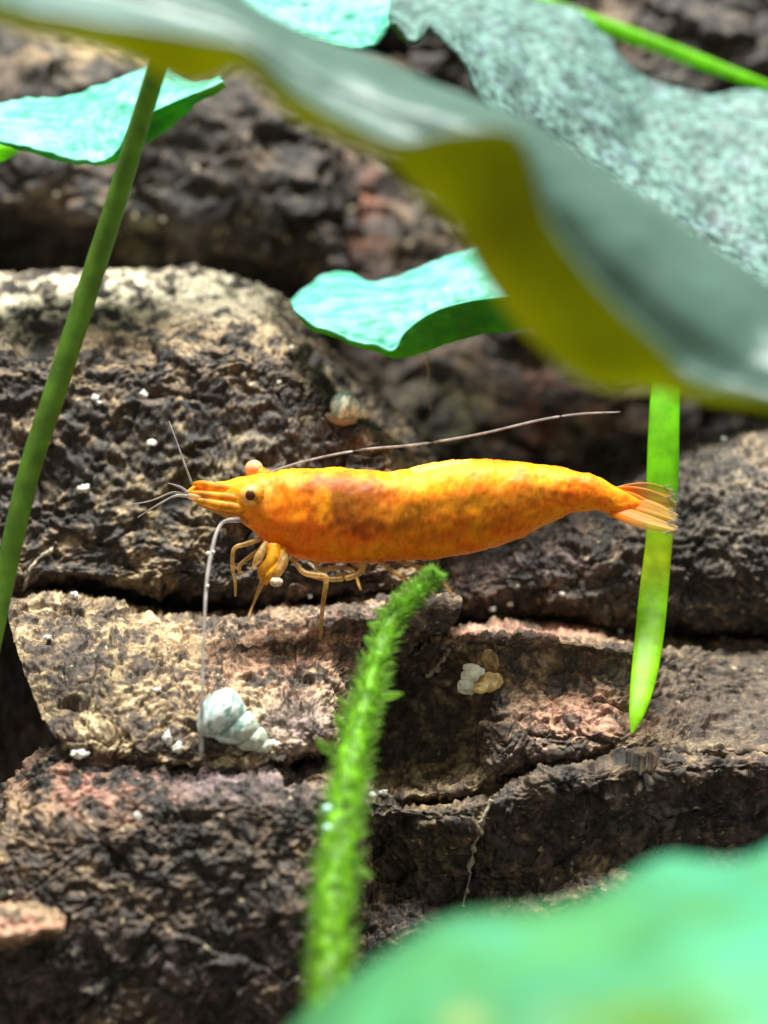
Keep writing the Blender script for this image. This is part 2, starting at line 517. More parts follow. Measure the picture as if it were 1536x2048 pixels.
rock('upper_stone', 'brown stone high up behind the speckled grey leaf and lime blade', [
    row(50, (820, -420), (950, -420), (1080, -420), (1220, -420), (1360, -420), (1500, -420), (1700, -420)),
    row(42, (820, -200), (950, -220), (1080, -240), (1220, -240), (1360, -220), (1500, -200), (1700, -180)),
    row(36, (820, 0), (950, -10), (1080, -20), (1220, -20), (1360, -10), (1500, 0), (1700, 10)),
    row(34, (820, 170), (950, 160), (1080, 160), (1220, 170), (1360, 180), (1500, 190), (1700, 200)),
    row(36, (820, 420), (950, 500), (1080, 520), (1220, 540), (1360, 560), (1500, 580), (1700, 590)),
    row(34, (1220, 1200), (1270, 1200), (1320, 1200), (1380, 1200), (1440, 1200), (1520, 1200), (1700, 1200)),
    row(30, (1220, 2450), (1270, 2450), (1320, 2450), (1380, 2450), (1440, 2450), (1520, 2450), (1700, 2450))],
    nu=200, nv=240, amp=1.1, seed=4, con=0.55, fine=0.7, pal=('soot', 'black', 'dark', 'brown'), sed=0.5, patches=[(1200, 60, 90, 70, 'brown', 0.9), (1380, 120, 60, 60, 'black', 0.8)])

# flat-topped rock behind the shrimp, pale on top
rock('flat_topped_rock', 'flat topped rock with pale silty top and dark layered face behind the shrimp', [
    row(30, (-220, 640), (-80, 600), (60, 600), (160, 600), (270, 600), (380, 600), (470, 620), (560, 660), (640, 740), (720, 800), (790, 850), (850, 960)),
    row(17, (-220, 590), (-80, 570), (40, 564), (140, 548), (260, 550), (385, 541), (470, 560), (560, 598), (640, 685), (715, 765), (790, 828), (862, 925)),
    row(12, (-220, 650), (-80, 630), (30, 620), (130, 615), (250, 615), (380, 605), (470, 620), (550, 650), (620, 715), (690, 790), (765, 850), (850, 950)),
    row(8.0, (-220, 720), (-80, 705), (20, 700), (130, 708), (250, 700), (370, 690), (460, 680), (540, 700), (610, 745), (680, 815), (755, 875), (845, 965)),
    row(6.5, (-220, 800), (-80, 790), (20, 780), (130, 790), (250, 780), (370, 770), (460, 765), (540, 785), (610, 815), (680, 865), (755, 905), (845, 985)),
    row(5.6, (-220, 1000), (-80, 1000), (20, 990), (130, 990), (250, 985), (370, 980), (460, 980), (540, 985), (610, 1000), (680, 1010), (760, 1020), (860, 1040, 7)),
    row(5.0, (-220, 1130), (-80, 1130), (20, 1125), (130, 1120), (250, 1115), (370, 1110), (460, 1110), (540, 1115), (610, 1125), (680, 1125), (770, 1130), (880, 1140, 7)),
    row(5.5, (-220, 1190), (-80, 1180), (20, 1165), (130, 1160), (250, 1170), (370, 1180), (460, 1190), (540, 1190), (610, 1195), (680, 1190), (780, 1190), (900, 1200, 7)),
    row(12, (-220, 1240), (-80, 1240), (20, 1225), (130, 1220), (250, 1230), (370, 1250), (460, 1260), (540, 1260), (610, 1260), (680, 1255), (780, 1250), (900, 1250, 14)),
    row(16, (-220, 1500), (-80, 1500), (20, 1500), (130, 1500), (250, 1500), (370, 1500), (460, 1500), (540, 1500), (610, 1500), (680, 1500), (780, 1500), (900, 1500)),
    row(16, (-220, 2600), (-80, 2600), (20, 2600), (130, 2600), (250, 2600), (370, 2600), (460, 2600), (540, 2600), (610, 2600), (680, 2600), (780, 2600), (900, 2600))],
    nu=460, nv=430, amp=0.42, seed=5, pal=('black', 'dark', 'brown', 'tan'), sed=0.9, strata=0.35, fine=1.1,
    patches=[(390, 585, 280, 60, 'cream', 1.0), (60, 605, 220, 65, 'cream', 1.0), (300, 665, 300, 45, 'tan', 0.7), (800, 900, 80, 50, 'tan', 0.7), (380, 960, 200, 130, 'olive', 0.35), (600, 880, 130, 100, 'grey', 0.4)])  # cream: pale silt, brightened to paint light onto the leaf-shaded top

# right rock behind the tail
rock('grey_rock', 'dark grey rock with rough pitted face behind the shrimp tail', [
    row(30, (830, 1120), (900, 1090), (980, 1060), (1060, 1020), (1150, 1000), (1250, 970), (1340, 930), (1420, 900), (1520, 880), (1680, 880)),
    row(17, (840, 1125), (900, 1095), (980, 1070), (1060, 1030), (1150, 990), (1240, 975), (1320, 920), (1400, 880), (1500, 860), (1680, 850)),
    row(10.5, (845, 1145), (905, 1110), (980, 1090), (1060, 1060), (1150, 1030), (1240, 1010), (1330, 960), (1410, 930), (1510, 900), (1680, 900)),
    row(8, (850, 1170), (910, 1140), (980, 1130), (1060, 1110), (1150, 1090), (1240, 1080), (1330, 1060), (1420, 1050), (1520, 1030), (1680, 1030)),
    row(7.4, (855, 1200), (915, 1190), (980, 1185), (1060, 1180), (1150, 1180), (1240, 1180), (1330, 1170), (1420, 1170), (1520, 1160), (1680, 1160)),
    row(8.5, (860, 1235), (915, 1230), (980, 1225), (1060, 1225), (1150, 1235), (1240, 1245), (1330, 1250), (1420, 1250), (1520, 1250), (1680, 1250)),
    row(13, (860, 1290), (915, 1290), (980, 1290), (1060, 1290), (1150, 1300), (1240, 1310), (1330, 1310), (1420, 1310), (1520, 1310), (1680, 1310)),
    row(16, (860, 1600), (915, 1600), (980, 1600), (1060, 1600), (1150, 1600), (1240, 1600), (1330, 1600), (1420, 1600), (1520, 1600), (1680, 1600)),
    row(16, (860, 2600), (915, 2600), (980, 2600), (1060, 2600), (1150, 2600), (1240, 2600), (1330, 2600), (1420, 2600), (1520, 2600), (1680, 2600))],
    nu=380, nv=330, amp=0.4, seed=6, pal=('black', 'dark', 'brown', 'tan'), sed=0.35, strata=0.25, fine=1.3,
    patches=[(1450, 1000, 150, 180, 'grey', 0.35), (1050, 1130, 150, 60, 'mauve', 0.6), (1120, 1180, 120, 40, 'brown', 0.5)])

# ledge under the shrimp
rock('ledge_rock', 'tan and pink ledge rock whose sloping top carries the shrimp and the spired shell', [
    row(14, (30, 1190), (60, 1190), (130, 1190), (220, 1200), (320, 1215), (430, 1230), (520, 1215), (620, 1200), (720, 1190), (820, 1175), (920, 1180)),
    row(5.0, (12, 1205), (50, 1198), (130, 1200), (220, 1210), (320, 1225), (430, 1240), (520, 1225), (620, 1210), (720, 1200), (820, 1190), (920, 1195)),
    row(2.2, (18, 1240), (60, 1240), (140, 1245), (230, 1250), (330, 1260), (430, 1275), (520, 1265), (620, 1255), (720, 1240), (820, 1225), (920, 1230)),
    row(-1.0, (40, 1320), (90, 1320), (160, 1325), (240, 1330), (340, 1335), (430, 1340), (520, 1335), (600, 1330), (660, 1330), (740, 1300, 1), (860, 1270, 3)),
    row(-3.6, (75, 1410), (120, 1410), (180, 1415), (250, 1420), (340, 1425), (430, 1430), (520, 1425), (590, 1415), (640, 1400), (700, 1380, -1), (780, 1340, 3)),
    row(-5.2, (110, 1472), (150, 1478), (200, 1485), (260, 1495), (340, 1505), (430, 1510), (520, 1500), (590, 1480), (650, 1460), (700, 1440, -1), (760, 1400, 3)),
    row(-4.0, (130, 1500), (160, 1510), (205, 1520), (265, 1530), (345, 1540), (430, 1550), (520, 1545), (590, 1520), (650, 1500), (700, 1490, 0), (760, 1470, 4)),
    row(4.0, (130, 1560), (160, 1560), (205, 1570), (265, 1580), (345, 1580), (430, 1590), (520, 1590), (590, 1580), (650, 1560), (700, 1560), (760, 1540)),
    row(9, (130, 2600), (160, 2600), (205, 2600), (265, 2600), (345, 2600), (430, 2600), (520, 2600), (590, 2600), (650, 2600), (700, 2600), (760, 2600))],
    nu=440, nv=300, amp=0.34, seed=7, pal=('dark', 'brown', 'tan', 'pale'), sed=0.75, strata=0.12, fine=1.25,
    patches=[(150, 1370, 110, 90, 'olive', 0.35), (560, 1310, 200, 80, 'pink', 0.55), (300, 1290, 200, 60, 'tan', 0.5), (600, 1450, 80, 70, 'mauve', 0.75), (780, 1230, 160, 30, 'mauve', 0.6)])

# front left block
rock('front_block', 'dark brown block with pink upper slope in front of the spired shell', [
    row(6, (-200, 1700), (-60, 1640), (40, 1560), (130, 1480), (220, 1490), (330, 1520), (430, 1525), (540, 1525), (640, 1535), (740, 1580)),
    row(-3.5, (-200, 1690), (-60, 1650), (30, 1565), (125, 1482), (220, 1495), (330, 1525), (430, 1530), (540, 1535), (640, 1545), (740, 1590)),
    row(-5.5, (-200, 1720), (-60, 1690), (25, 1610), (110, 1540), (210, 1545), (320, 1560), (430, 1560), (540, 1560), (640, 1575), (740, 1610)),
    row(-8.0, (-200, 1760), (-60, 1730), (15, 1690), (90, 1650), (190, 1635), (300, 1625), (400, 1600), (520, 1595), (640, 1605), (740, 1635, -5)),
    row(-9.2, (-200, 1850), (-60, 1830), (10, 1800), (90, 1780), (190, 1760), (300, 1740), (400, 1720), (520, 1710), (640, 1710), (745, 1720, -4)),
    row(-9.8, (-200, 2000), (-60, 2000), (10, 1990), (90, 1980), (190, 1970), (300, 1960), (400, 1950), (520, 1940), (630, 1940), (735, 1940, -3)),
    row(-9, (-200, 2200), (-60, 2200), (10, 2200), (90, 2200), (190, 2200), (300, 2200), (400, 2200), (520, 2200), (630, 2200), (735, 2200, -3)),
    row(-8, (-200, 3100), (-60, 3100), (10, 3100), (90, 3100), (190, 3100), (300, 3100), (400, 3100), (520, 3100), (630, 3100), (735, 3100))],
    nu=400, nv=400, amp=0.4, seed=8, pal=('black', 'dark', 'brown', 'tan'), sed=0.6, con=0.75, strata=0.15, fine=1.2,
    patches=[(180, 1570, 160, 60, 'pink', 0.75), (470, 1565, 140, 40, 'mauve', 0.9), (60, 1600, 60, 50, 'tan', 0.5), (430, 1930, 160, 60, 'mauve', 0.5), (100, 1900, 120, 80, 'mauve', 0.3)])

# right block: pink ledge, left facet, pitted face
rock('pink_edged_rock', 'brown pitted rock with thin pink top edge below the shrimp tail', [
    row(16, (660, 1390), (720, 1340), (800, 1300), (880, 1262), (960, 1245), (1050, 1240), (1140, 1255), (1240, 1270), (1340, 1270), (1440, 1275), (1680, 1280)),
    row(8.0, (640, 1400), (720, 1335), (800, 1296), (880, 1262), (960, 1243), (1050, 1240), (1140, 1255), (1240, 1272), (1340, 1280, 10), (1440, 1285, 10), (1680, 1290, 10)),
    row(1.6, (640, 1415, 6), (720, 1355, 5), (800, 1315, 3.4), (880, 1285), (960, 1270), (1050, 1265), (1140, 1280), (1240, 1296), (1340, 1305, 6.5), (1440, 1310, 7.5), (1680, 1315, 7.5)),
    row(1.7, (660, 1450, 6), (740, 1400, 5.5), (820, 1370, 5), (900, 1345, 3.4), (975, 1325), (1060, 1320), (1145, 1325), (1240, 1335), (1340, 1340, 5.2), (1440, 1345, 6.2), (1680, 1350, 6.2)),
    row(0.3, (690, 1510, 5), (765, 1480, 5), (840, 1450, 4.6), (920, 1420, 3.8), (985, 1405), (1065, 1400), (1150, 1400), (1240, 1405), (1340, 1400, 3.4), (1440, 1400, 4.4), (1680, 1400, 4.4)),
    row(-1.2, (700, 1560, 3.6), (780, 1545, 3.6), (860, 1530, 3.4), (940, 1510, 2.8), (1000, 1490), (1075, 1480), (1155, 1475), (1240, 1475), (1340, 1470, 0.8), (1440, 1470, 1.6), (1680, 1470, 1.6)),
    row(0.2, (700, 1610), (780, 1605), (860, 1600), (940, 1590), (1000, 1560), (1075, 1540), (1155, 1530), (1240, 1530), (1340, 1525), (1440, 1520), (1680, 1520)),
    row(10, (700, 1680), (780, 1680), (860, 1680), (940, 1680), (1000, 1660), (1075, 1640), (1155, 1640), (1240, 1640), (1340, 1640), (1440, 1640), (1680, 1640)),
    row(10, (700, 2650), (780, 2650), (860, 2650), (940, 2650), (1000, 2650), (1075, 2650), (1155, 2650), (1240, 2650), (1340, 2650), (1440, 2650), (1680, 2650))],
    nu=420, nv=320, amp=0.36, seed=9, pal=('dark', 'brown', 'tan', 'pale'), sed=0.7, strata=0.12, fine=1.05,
    patches=[(1040, 1258, 220, 22, 'pink', 1.0), (1130, 1390, 160, 100, 'pink', 0.5), (860, 1440, 140, 90, 'black', 0.4), (1450, 1380, 260, 130, 'dark', 1.0), (1480, 1420, 240, 110, 'dark', 0.9), (1080, 1360, 120, 70, 'tan', 0.7), (1180, 1430, 140, 60, 'pink', 0.6), (1000, 1470, 22, 120, 'black', 0.85), (1060, 1520, 60, 60, 'mauve', 0.5)])  # black: shade painted on left facet and in crack; dark: darker right slope

rock('lower_rock', 'dark brown lower rock with a tan ledge beside the blurred mint leaf', [
    row(12, (640, 1590), (720, 1585), (820, 1590), (920, 1590), (1010, 1560), (1100, 1520), (1220, 1500), (1340, 1490), (1460, 1490), (1680, 1490)),
    row(0.0, (640, 1600), (720, 1592), (820, 1597), (920, 1600), (1010, 1570), (1100, 1535), (1220, 1515), (1340, 1505), (1460, 1500), (1680, 1500)),
    row(-2.4, (640, 1625), (720, 1615), (820, 1625), (920, 1640), (1010, 1620), (1100, 1580), (1220, 1560), (1340, 1550), (1460, 1540), (1680, 1540)),
    row(-0.8, (640, 1700), (720, 1690), (820, 1700), (920, 1710), (1010, 1700), (1100, 1650), (1220, 1620), (1340, 1610), (1460, 1600), (1680, 1600)),
    row(-1.0, (640, 1780), (720, 1780), (820, 1790), (920, 1800), (1010, 1790), (1100, 1740), (1220, 1710), (1340, 1700), (1460, 1690), (1680, 1690)),
    row(-3.0, (640, 1900), (720, 1900), (820, 1900), (920, 1900), (1010, 1890), (1100, 1850), (1220, 1820), (1340, 1820), (1460, 1820), (1680, 1820)),
    row(-3.0, (640, 2150), (720, 2150), (820, 2150), (920, 2150), (1010, 2150), (1100, 2150), (1220, 2150), (1340, 2150), (1460, 2150), (1680, 2150)),
    row(0, (640, 2900), (720, 2900), (820, 2900), (920, 2900), (1010, 2900), (1100, 2900), (1220, 2900), (1340, 2900), (1460, 2900), (1680, 2900))],
    nu=380, nv=330, amp=0.55, seed=10, pal=('black', 'dark', 'brown', 'tan'), sed=0.3, strata=0.08, fine=1.15,
    patches=[(1250, 1530, 250, 40, 'brown', 0.5), (1350, 1620, 200, 50, 'grey', 0.4), (850, 1700, 120, 80, 'olive', 0.35)])

rock('small_rock', 'small pinkish rock wedged low against the dark front block', [
    row(-6, (-160, 1840), (-60, 1820), (0, 1820), (50, 1815), (95, 1822), (125, 1840)),
    row(-10.6, (-160, 1845), (-60, 1825), (0, 1822), (50, 1816), (95, 1824), (130, 1842)),
    row(-12.2, (-160, 1875), (-60, 1865), (0, 1862), (50, 1850), (95, 1846), (128, 1852)),
    row(-12.2, (-160, 1900), (-60, 1890), (0, 1884), (50, 1872), (90, 1862), (122, 1864)),
    row(-9, (-160, 1920), (-60, 1910), (0, 1905), (50, 1890), (85, 1876), (115, 1872))],
    nu=120, nv=110, amp=0.15, seed=12, pal=('brown', 'tan', 'tan', 'pale'), sed=0.7, patches=[(50, 1840, 120, 50, 'pink', 0.8)])

ALLROCK = np.vstack(ROCKPTS)


def surf(px, py, r=5.0):
    """depth of the nearest rock surface seen at a photo pixel"""
    for rr in (r, r * 2, r * 4, r * 8):
        k = (np.abs(ALLROCK[:, 0] - px) < rr) & (np.abs(ALLROCK[:, 1] - py) < rr)
        if k.any():
            return float(ALLROCK[k, 2].min())
    return 0.0


# ------------------------------------------------------------------ leaves
def leaf_mesh(name, rows, top, under, origin, nu=160, nv=90, thick=0.22, wave=0.0, wfreq=0.3, seed=0, colfn=None, veins=0.0, nveins=9, taper=(0, 0)):
    g = loft(rows, nu, nv)
    uq = np.linspace(0, 1, nu)
    kk = np.ones(nu)
    if taper[0]:
        kk = np.minimum(kk, np.sqrt(np.clip(uq / taper[0], 0, 1)))
    if taper[1]:
        kk = np.minimum(kk, np.sqrt(np.clip((1 - uq) / taper[1], 0, 1)))
    cen = g.mean(0, keepdims=True)
    g = cen + (g - cen) * np.maximum(kk, 0.03)[None, :, None]
    n = grid_normals(g)
    p = g.reshape(-1, 3)
    # rows start at the far edge of the upper side: its normal points up
    if n[nv // 6, :, 2].mean() < 0:
        n = -n; flip = True
    else:
        flip = False
    vv = np.linspace(0, 1, nv)[:, None] * np.ones((1, nu)); uu = np.ones((nv, 1)) * np.linspace(0, 1, nu)[None]
    disp = wave * fbm(p * wfreq, 3, 500 + seed)
    if veins:
        disp = disp + veins * (np.cos(vv * nveins * 2 * np.pi) * 0.5).ravel()
    a = p + n.reshape(-1, 3) * disp[:, None]
    b = a - n.reshape(-1, 3) * thick
    V = np.vstack([a, b]); off = nv * nu
    f1 = grid_faces(nv, nu, 0, flip); f2 = grid_faces(nv, nu, off, not flip)
    edge = []
    def strip(ids):
        for q in range(len(ids) - 1):
            edge.append((ids[q], ids[q + 1], ids[q + 1] + off, ids[q] + off))
    ids = np.arange(off).reshape(nv, nu)
    strip(ids[0, ::-1] if not flip else ids[0]); strip(ids[-1] if not flip else ids[-1, ::-1])
    strip(ids[:, 0] if not flip else ids[::-1, 0]); strip(ids[::-1, -1] if not flip else ids[:, -1])
    F = np.vstack([f1, f2, np.array(edge)])
    mi = np.r_[np.zeros(len(f1)), np.ones(len(f2)), np.zeros(len(edge))]
    cols = np.ones((len(a), 3)) if colfn is None else colfn(a, uu.ravel(), vv.ravel())
    cols = np.vstack([cols, np.ones((len(b), 3))])
    return mesh_np(name, V, F, origin, cols, True, [top, under], mi)


def leaf(name, label, rows, top, under, petiole=None, pet_r=0.6, pet_mat=None, group='leaves of the tank plants', **kw):
    base = P(*[np.array(x) for x in petiole[-1]]) if petiole else P(np.array(rows[-1][0][0]), np.array(rows[-1][0][1]), np.array(rows[-1][0][2]))
    root = empty(name, base)
    tag(root, label, 'leaf', group)
    link('blade', leaf_mesh('blade', rows, top, under, base, **kw), base, root, base)
    if petiole:
        pts = np.array([P(np.array(a), np.array(b), np.array(c)) for a, b, c in petiole])
        v, f = tube_np(pts, np.full(len(pts), pet_r), 12)
        link('petiole', mesh_np('petiole', v, as_obj(f), base, None, True, [pet_mat or M_STEM]), base, root, base)
    return root


def z(rowpts, d):
    """same depth for a list of (px,py) or with own depth"""
    return row(d, *rowpts)


# big blurred foreground leaf with a curled margin: far edge, middle, trough, bottom outline, rim
leaf('curled_leaf', 'large blurred grey green leaf with curled olive yellow margin hanging over the shrimp', [
    z([(-150, -190), (120, -120), (400, -50), (500, 0), (620, 62), (780, 128), (900, 180), (1035, 228), (1150, 300), (1300, 400), (1420, 485), (1540, 570), (1720, 690)], -26),
    z([(-150, -160), (130, -85), (398, -22), (495, 28), (612, 90), (772, 160), (893, 207), (1025, 250), (1135, 328), (1275, 440), (1395, 530), (1515, 610), (1690, 735)], -29.2),
    z([(-150, -130), (140, -60), (395, 5), (490, 52), (605, 125), (765, 200), (885, 235), (1015, 280), (1110, 380), (1235, 500), (1360, 610), (1480, 690), (1660, 790)], -30.8),
    z([(-150, -60), (165, 0), (390, 60), (485, 85), (590, 170), (750, 250), (860, 310), (960, 360), (1060, 510), (1160, 640), (1270, 725), (1400, 765), (1610, 850)], -31.8),
    z([(-150, 20), (165, 62), (375, 148), (487, 118), (595, 215), (775, 300), (850, 372), (925, 440), (995, 560), (1090, 675), (1200, 757), (1345, 770), (1570, 850)], -37),
    z([(-150, -15), (190, 30), (400, 66), (505, 88), (615, 185), (785, 268), (905, 252), (1040, 268), (1105, 440), (1225, 590), (1335, 695), (1385, 742), (1580, 830)], -39)],
    M_LEAF_GREY, M_LEAF_OLIVE, petiole=[(1640, 780, -33), (1760, 1100, -30), (1820, 1800, -24), (1830, 2900, -16)], taper=(0.05, 0.07), nu=220, nv=120, thick=0.3, wave=0.12, wfreq=0.25, seed=1)


def worm_cols(a, u, v):
    px, py, d = to_px(a)
    t = fbm(a * 0.35, 3, 640)
    k = sm(t + 0.5 * np.exp(-(((px - 1060) / 130) ** 2 + ((py - 250) / 90) ** 2)), 0.1, 0.7)
    c = np.ones((len(a), 3)) * (1.12 - 0.55 * k)[:, None]
    blue = sm(fbm(a * 0.6, 2, 650), 0.15, 0.6)
    return c * np.stack([1 + 0.10 * blue, 1 + 0 * blue, 1 + 0.16 * blue], 1)


leaf('speckled_leaf', 'broad speckled grey teal leaf with notched wavy edge above the curled leaf', [
    z([(762, -60), (830, -60), (900, -50), (990, -30), (1075, -2), (1160, 28), (1225, 78), (1250, 118), (1310, 163), (1400, 187), (1520, 178), (1680, 190)], 25),
    z([(766, 0), (835, 0), (905, 0), (985, 20), (1060, 60), (1140, 100), (1205, 150), (1240, 190), (1300, 240), (1390, 270), (1510, 280), (1680, 300)], 21),
    z([(772, 25), (828, 50), (880, 36), (950, 70), (1020, 120), (1100, 180), (1170, 240), (1225, 280), (1290, 330), (1390, 370), (1510, 400), (1680, 430)], 17),
    z([(782, 40), (826, 76), (862, 47), (920, 95), (965, 165), (1035, 270), (1130, 360), (1210, 420), (1290, 470), (1400, 530), (1520, 600), (1680, 680)], 12),
    z([(790, 44), (829, 80), (860, 52), (912, 100), (955, 172), (1028, 282), (1120, 375), (1200, 440), (1285, 490), (1400, 560), (1520, 640), (1680, 720)], 11)],
    M_LEAF_WORM, M_LEAF_UNDER, petiole=[(1650, 500, 15), (1760, 1000, 17), (1790, 2000, 20), (1790, 2480, 22)], taper=(0, 0.08), nu=300, nv=160, thick=0.2, wave=0.25, wfreq=0.4, seed=2, colfn=worm_cols)


def teal_cols(a, u, v):
    t = fbm(a * np.array([0.5, 0.5, 0.9]), 3, 660)
    k = sm(t, -0.4, 0.6)[:, None]
    st = 0.5 + 0.5 * np.cos(v * 55 + 4 * t)
    c = np.array([0.7, 0.9, 0.8]) * (1 - k) + np.array([1.6, 1.12, 1.35]) * k
    return c * (0.86 + 0.2 * st)[:, None]


leaf('folded_leaf', 'bright mint folded leaf with dark green underside behind the shrimp back', [
    z([(582, 602), (612, 574), (650, 548), (695, 543), (732, 560), (765, 561), (850, 530), (920, 506), (968, 488), (1060, 466), (1180, 450)], 11),
    z([(586, 612), (622, 600), (665, 585), (710, 580), (760, 585), (815, 580), (880, 556), (945, 535), (1000, 520), (1080, 505), (1190, 490)], 8.6),
    z([(590, 618), (630, 630), (680, 630), (735, 628), (790, 625), (850, 605), (905, 588), (965, 574), (1020, 568), (1090, 560), (1200, 545)], 6.6),
    z([(594, 622), (632, 655), (690, 676), (750, 692), (795, 706), (850, 696), (910, 680), (970, 664), (1030, 655), (1100, 645), (1210, 630)], 5.4),
    z([(597, 620), (637, 652), (693, 672), (748, 688), (785, 700), (812, 660), (868, 622), (930, 603), (1000, 593), (1090, 585), (1200, 570)], 4.8)],
    M_LEAF_TEAL, M_LEAF_UNDER, petiole=[(1200, 560, 7), (1420, 640, 12), (1560, 1000, 24), (1600, 2500, 24)], taper=(0, 0.13), nu=220, nv=120, thick=0.16, wave=0.12, wfreq=0.7, seed=3, colfn=teal_cols, veins=0.05)

leaf('drooping_leaf', 'bright mint leaf with green underside crossing behind the left stem', [
    z([(-140, 225), (-60, 215), (0, 205), (70, 195), (140, 194), (205, 167), (262, 147), (325, 122), (352, 143), (392, 157), (440, 150)], 11),
    z([(-140, 240), (-60, 232), (0, 228), (70, 228), (140, 228), (205, 208), (258, 190), (318, 165), (352, 165), (395, 168), (440, 155)], 9.2),
    z([(-140, 255), (-60, 250), (0, 254), (70, 265), (140, 276), (200, 268), (252, 240), (312, 205), (355, 190), (398, 176), (442, 158)], 7.6),
    z([(-140, 275), (-60, 270), (0, 278), (70, 299), (140, 318), (200, 324), (246, 308), (304, 274), (350, 238), (398, 200), (448, 166)], 6.6),
    z([(-140, 272), (-60, 267), (0, 275), (70, 296), (140, 315), (196, 320), (234, 296), (270, 238), (320, 215), (375, 188), (445, 160)], 6.0)],
    M_LEAF_TEAL, M_LEAF_UNDER, petiole=[(-130, 262, 7), (-280, 500, 9), (-340, 1200, 12), (-330, 2560, 12)], taper=(0.13, 0), nu=200, nv=110, thick=0.16, wave=0.16, wfreq=0.8, seed=4, colfn=teal_cols, veins=0.04)

leaf('upper_leaf', 'bright mint leaf poking out between the curled leaf and the speckled leaf', [
    z([(380, -160), (470, -150), (560, -140), (640, -130), (720, -110), (790, -90)], 16),
    z([(400, -90), (480, -70), (570, -60), (650, -50), (725, -40), (785, -30)], 13),
    z([(420, -40), (495, -10), (580, 10), (660, 20), (730, 15), (778, 5)], 11),
    z([(440, -10), (515, 30), (600, 62), (685, 80), (742, 72), (774, 42)], 9.5),
    z([(450, 0), (525, 45), (610, 80), (692, 98), (748, 88), (776, 50)], 9.0)],
    M_LEAF_TEAL, M_LEAF_UNDER, nu=150, nv=90, thick=0.16, wave=0.18, wfreq=0.8, seed=5, colfn=teal_cols, veins=0.05,
    petiole=[(560, -130, 15), (500, -200, 24), (430, 300, 45), (420, 1400, 45), (420, 2350, 45)])


def front_cols(a, u, v):
    px, py, d = to_px(a)
    k = np.exp(-(((px - 1300) / 150) ** 2 + ((py - 2060) / 70) ** 2))[:, None]
    k2 = np.exp(-(((px - 930) / 45) ** 2 + ((py - 2040) / 30) ** 2))[:, None]
    t = sm(fbm(a * 0.22, 3, 690) + (px - 1250) / 900, -0.5, 0.6)[:, None]
    c = np.array([1.1, 0.95, 0.72]) * (1 - t) + np.array([1.05, 1.12, 1.3]) * t  # cyan highlight towards the right, put into the leaf colour
    c = c * (1 - k) + np.array([1.3, 0.66, 0.12]) * k
    return c * (1 - k2) + np.array([4.5, 1.3, 1.0]) * k2


leaf('front_leaf', 'large blurred bright mint leaf in front of the dark lower rock', [
    z([(540, 2110), (612, 2020), (700, 1950), (790, 1893), (880, 1845), (970, 1826), (1080, 1815), (1180, 1792), (1255, 1752), (1325, 1718), (1405, 1716), (1490, 1712), (1570, 1680), (1740, 1600)], -40),
    z([(600, 2150), (670, 2070), (750, 2005), (840, 1950), (930, 1905), (1010, 1890), (1110, 1880), (1210, 1860), (1285, 1825), (1350, 1795), (1430, 1790), (1510, 1785), (1590, 1760), (1760, 1690)], -44),
    z([(680, 2220), (750, 2160), (830, 2090), (910, 2030), (990, 1990), (1070, 1970), (1160, 1960), (1250, 1945), (1320, 1920), (1390, 1900), (1460, 1890), (1540, 1880), (1620, 1860), (1780, 1800)], -49),
    z([(760, 2330), (830, 2280), (900, 2220), (980, 2160), (1060, 2120), (1130, 2090), (1220, 2070), (1300, 2060), (1370, 2040), (1430, 2020), (1500, 2010), (1580, 2000), (1660, 1980), (1800, 1940)], -53),
    z([(860, 2460), (920, 2420), (990, 2360), (1060, 2300), (1130, 2260), (1200, 2230), (1290, 2200), (1360, 2190), (1420, 2180), (1480, 2160), (1550, 2150), (1630, 2140), (1700, 2120), (1820, 2080)], -56)],
    M_LEAF_FRONT, M_LEAF_UNDER, petiole=[(1780, 1800, -50), (1900, 2200, -46), (1960, 2700, -44), (1980, 3300, -42)], taper=(0.03, 0.06), nu=160, nv=90, thick=0.3, wave=0.2, wfreq=0.25, seed=6, colfn=front_cols)


# ------------------------------------------------------------------ stems and blades
def stem(name, label, cat, pts, radii, mat, aspect=1.0, group=None, sides=14, n=None, cols=None):
    w = np.array([P(np.array(a), np.array(b), np.array(c)) for a, b, c in pts])
    kr = np.array([(DIST + c) / DIST * PXMM for a, b, c in pts])
    r = np.asarray(radii, float) * kr
    v, f = tube_np(w, r, sides, n or (len(pts) - 1) * 14 + 1, aspect)
    base = w[np.argmin(w[:, 2])]
    c = np.ones((len(v), 3)) if cols is None else cols(v)
    me = mesh_np(name, v, as_obj(f), base, c, True, [mat])
    return tag(link(name, me, base), label, cat, group)


stem('leaf_stem', 'slender round green stem leaning in front of the flat topped rock', 'stem',
     [(470, -420, -14), (390, -150, -11), (350, 20, -8.5), (322, 110, -7), (285, 230, -5.5), (240, 380, -4.5), (195, 520, -4), (150, 660, -4), (105, 800, -4), (65, 920, -4), (35, 1040, -4), (5, 1180, -4), (-60, 1500, -5), (-110, 1900, -6), (-150, 2650, -7), (-160, 3040, -8)],
     [9, 13, 17, 19, 20, 21, 22, 22.5, 23, 22.5, 22, 21, 22, 22, 22, 22], M_STEM)


def blade_cols(v):
    px, py, d = to_px(v)
    k = np.exp(-((py - 1120) / 75) ** 2)[:, None]
    e = sm(px - (1318 - (py - 1080) * 0.05), 15, 35)[:, None] * 0.3
    st = (0.95 + 0.12 * fbm(np.stack([px * 0.35, py * 0.012, px * 0], 1), 2, 77))[:, None]
    c = np.ones((len(v), 3)) * (1 - k) + np.array([1.8, 0.85, 1]) * k  # yellowish band: light coming through the shaded blade, painted into its colour
    lo = sm(py, 1150, 1260)[:, None]
    c = c * (1 - lo) + np.array([1.6, 1.15, 1.5]) * lo
    return c * st


